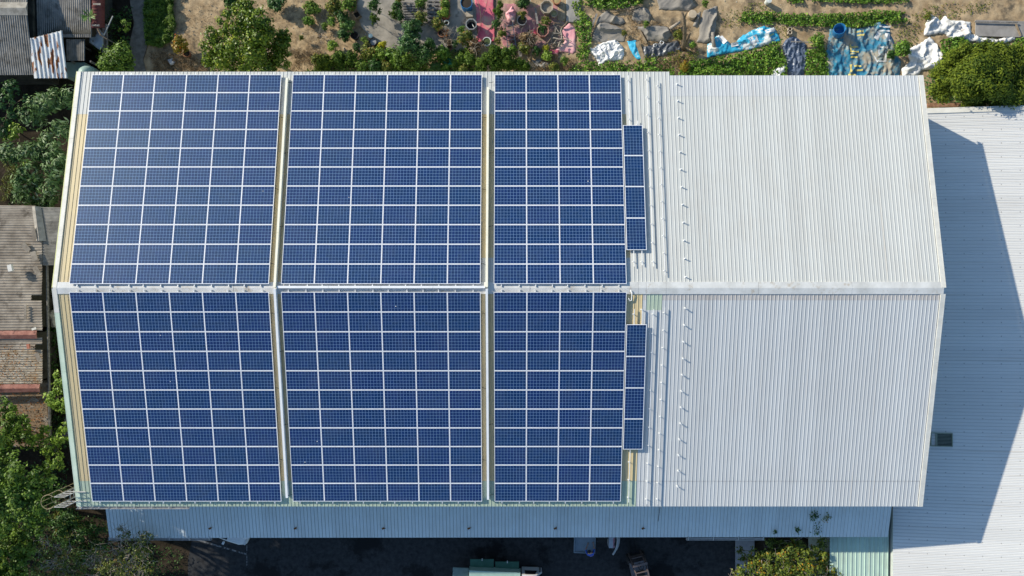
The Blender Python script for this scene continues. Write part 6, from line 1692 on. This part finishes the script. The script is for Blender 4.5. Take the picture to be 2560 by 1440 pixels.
cloth("white_tarp", "small white scrap on top of the conifer's upper edge", "tarpaulin", [(2478, 146), (2505, 130), (2532, 120), (2544, 128), (2500, 146)], M_WTARP, .5, .25, 1.5, 95.2, group=gW)
m = MB(); A, B = P(2438, 52, .2), P(2562, 92, .2); m.box(((A.x + B.x) / 2, (A.y + B.y) / 2, .22), (B.x - A.x, A.y - B.y, .05), rz=-.03)
tag(m.build("grey_board", noise_mat("grey_board", (.23, .215, .20), (.33, .31, .29), 1.6, .9, .1)), "flat weathered grey board beside the white tarps", "board")
cloth("pink_sheet", "flat pink floor sheet between octagonal tub and juniper", "plastic sheet", [(1184, -30), (1232, -30), (1236, 40), (1237, 102), (1190, 106), (1194, 80)], M_PINK, .16, .025, 1.0, 1.2)
cloth("pink_sheet", "pale pink sheet under the driftwood with raised right edge", "plastic sheet", [(1414, 64), (1424, 56), (1440, 68), (1440, 128), (1430, 135), (1424, 130), (1352, 132), (1356, 124), (1385, 124), (1412, 104), (1404, 80)], M_PALEPINK, .10, .10, 1.0, 4.2)
cloth("faded_sheet", "dirty faded pink ground sheet under the pots and dry bushes", "plastic sheet", [(1248, 8), (1400, 12), (1412, 60), (1400, 118), (1330, 132), (1262, 124), (1244, 70)], noise_mat("faded_pink", (.42, .16, .19), (.56, .27, .28), 1.4, .8, .1, c3=(.24, .19, .14), c3scale=.9, c3lo=.40, c3hi=.56), .09, .06, 1.0, 44.2, edge_soft=True)
cloth("pink_scrap", "crumpled pink plastic between juniper and oval pot", "plastic sheet", [(1264, 30), (1280, 10), (1290, 30), (1288, 58), (1268, 48)], M_PALEPINK, .12, .35, 2.0, 6.2)
cloth("pink_scrap", "dull pink plastic under the ladder's upper end", "plastic sheet", [(1254, 48), (1276, 44), (1284, 60), (1268, 66)], noise_mat("dull_pink", (.24, .13, .13), (.36, .2, .2), 2, .6), .12, .25, 2.0, 7.2)
cloth("pink_scrap", "bright pink plastic shreds above the red octagonal planter", "plastic sheet", [(1326, 70), (1338, 68), (1342, 84), (1332, 92), (1325, 84)], M_PINK, .12, .3, 2.5, 8.2)
cloth("pink_scrap", "hot pink shred left of the dry twiggy bush", "plastic sheet", [(1295, 78), (1310, 78), (1312, 88), (1296, 88)], M_PINK, .12, .2, 2.5, 9.2)
cloth("pink_scrap", "salmon pink folded scrap at the lower middle edge of the pink sheet", "plastic sheet", [(1376, 122), (1400, 124), (1394, 136), (1380, 134)], M_PINK, .2, .2, 2.5, 10.2)
cloth("pink_scrap", "small pink scrap at the foot of the juniper", "plastic sheet", [(1248, 116), (1262, 116), (1266, 124), (1250, 124)], M_PALEPINK, .15, .25, 2.5, 11.2)
cloth("brown_mat", "brown fibre mat right of the beige octagonal planter", "mat", [(1394, 14), (1414, 8), (1414, 52), (1392, 50)], noise_mat("fibre_mat", (.22, .165, .10), (.36, .28, .19), 8, .95), .12, .05, 2.0, 12.2)
cloth("grey_mat", "grey-beige ground mat with straight edges next to the brown mat", "mat", [(1415, -20), (1452, -20), (1454, 56), (1416, 56)], noise_mat("grey_mat", (.24, .23, .215), (.35, .33, .30), 2, .9), .12, .03, 1.0, 13.2)
cloth("green_net", "crumpled green netting between bushes at the hall edge", "netting", [(1100, 148), (1118, 140), (1138, 148), (1152, 140), (1150, 156), (1130, 166), (1108, 164)], noise_mat("green_net", (.015, .14, .08), (.04, .28, .17), 8, .6), .15, .45, 2.2, 14.2)
cloth("grey_debris", "splintered grey sheet debris near the tan log", "debris", [(1336, 150), (1352, 146), (1376, 158), (1366, 170), (1350, 166)], noise_mat("debris", (.22, .21, .19), (.36, .34, .31), 6, .9), .2, .3, 2.2, 15.2)
cloth("white_litter", "pale scrap in the straw below the orange bush", "litter", [(412, 148), (428, 142), (438, 156), (424, 162)], noise_mat("litter", (.40, .38, .36), (.58, .56, .54), 8, .8), .15, .3, 3, 16.2)
m = MB(); m.tube([P(1192, -5, .6), P(1200, 20, .7), P(1203, 50, .5), P(1202, 78, .3)], .018, 5); m.tube([P(1203, 45, .55), P(1216, 15, .7), P(1219, -5, .7)], .014, 5); tag(m.build("dead_stem", BARK, smooth=True), "thin dark forked stem over the pink floor sheet", "stem")
# stones on the soil
sx_, sy_ = scatter(wpoly([(430, 0), (1000, 0), (900, 130), (430, 170)]), 2.2)
m = MB()
for x, y in zip(sx_, sy_):
    r_ = random.uniform(.02, .055); z = soil_h(x, y) + .01
    m.lathe((x, y, z - r_ * .4), [(r_ * .8, 0), (r_, r_ * .5), (r_ * .5, r_ * 1.1), (.001, r_ * 1.2)], 5, sx=random.uniform(.7, 1.3), rot=random.uniform(0, 3))
sx_, sy_ = scatter(wpoly([(1780, 0), (2480, 0), (2300, 110), (1800, 110)]), 1.6)
for x, y in zip(sx_, sy_):
    r_ = random.uniform(.02, .045); z = soil_h(x, y) + .01
    m.lathe((x, y, z - r_ * .4), [(r_ * .8, 0), (r_, r_ * .5), (r_ * .5, r_ * 1.1), (.001, r_ * 1.2)], 5, sx=random.uniform(.7, 1.3), rot=random.uniform(0, 3))
tag(m.build("pebbles", noise_mat("pebble", (.26, .22, .17), (.50, .46, .40), 3, .9)), "small pale stones scattered on the garden soil", "stones", None, "stuff")
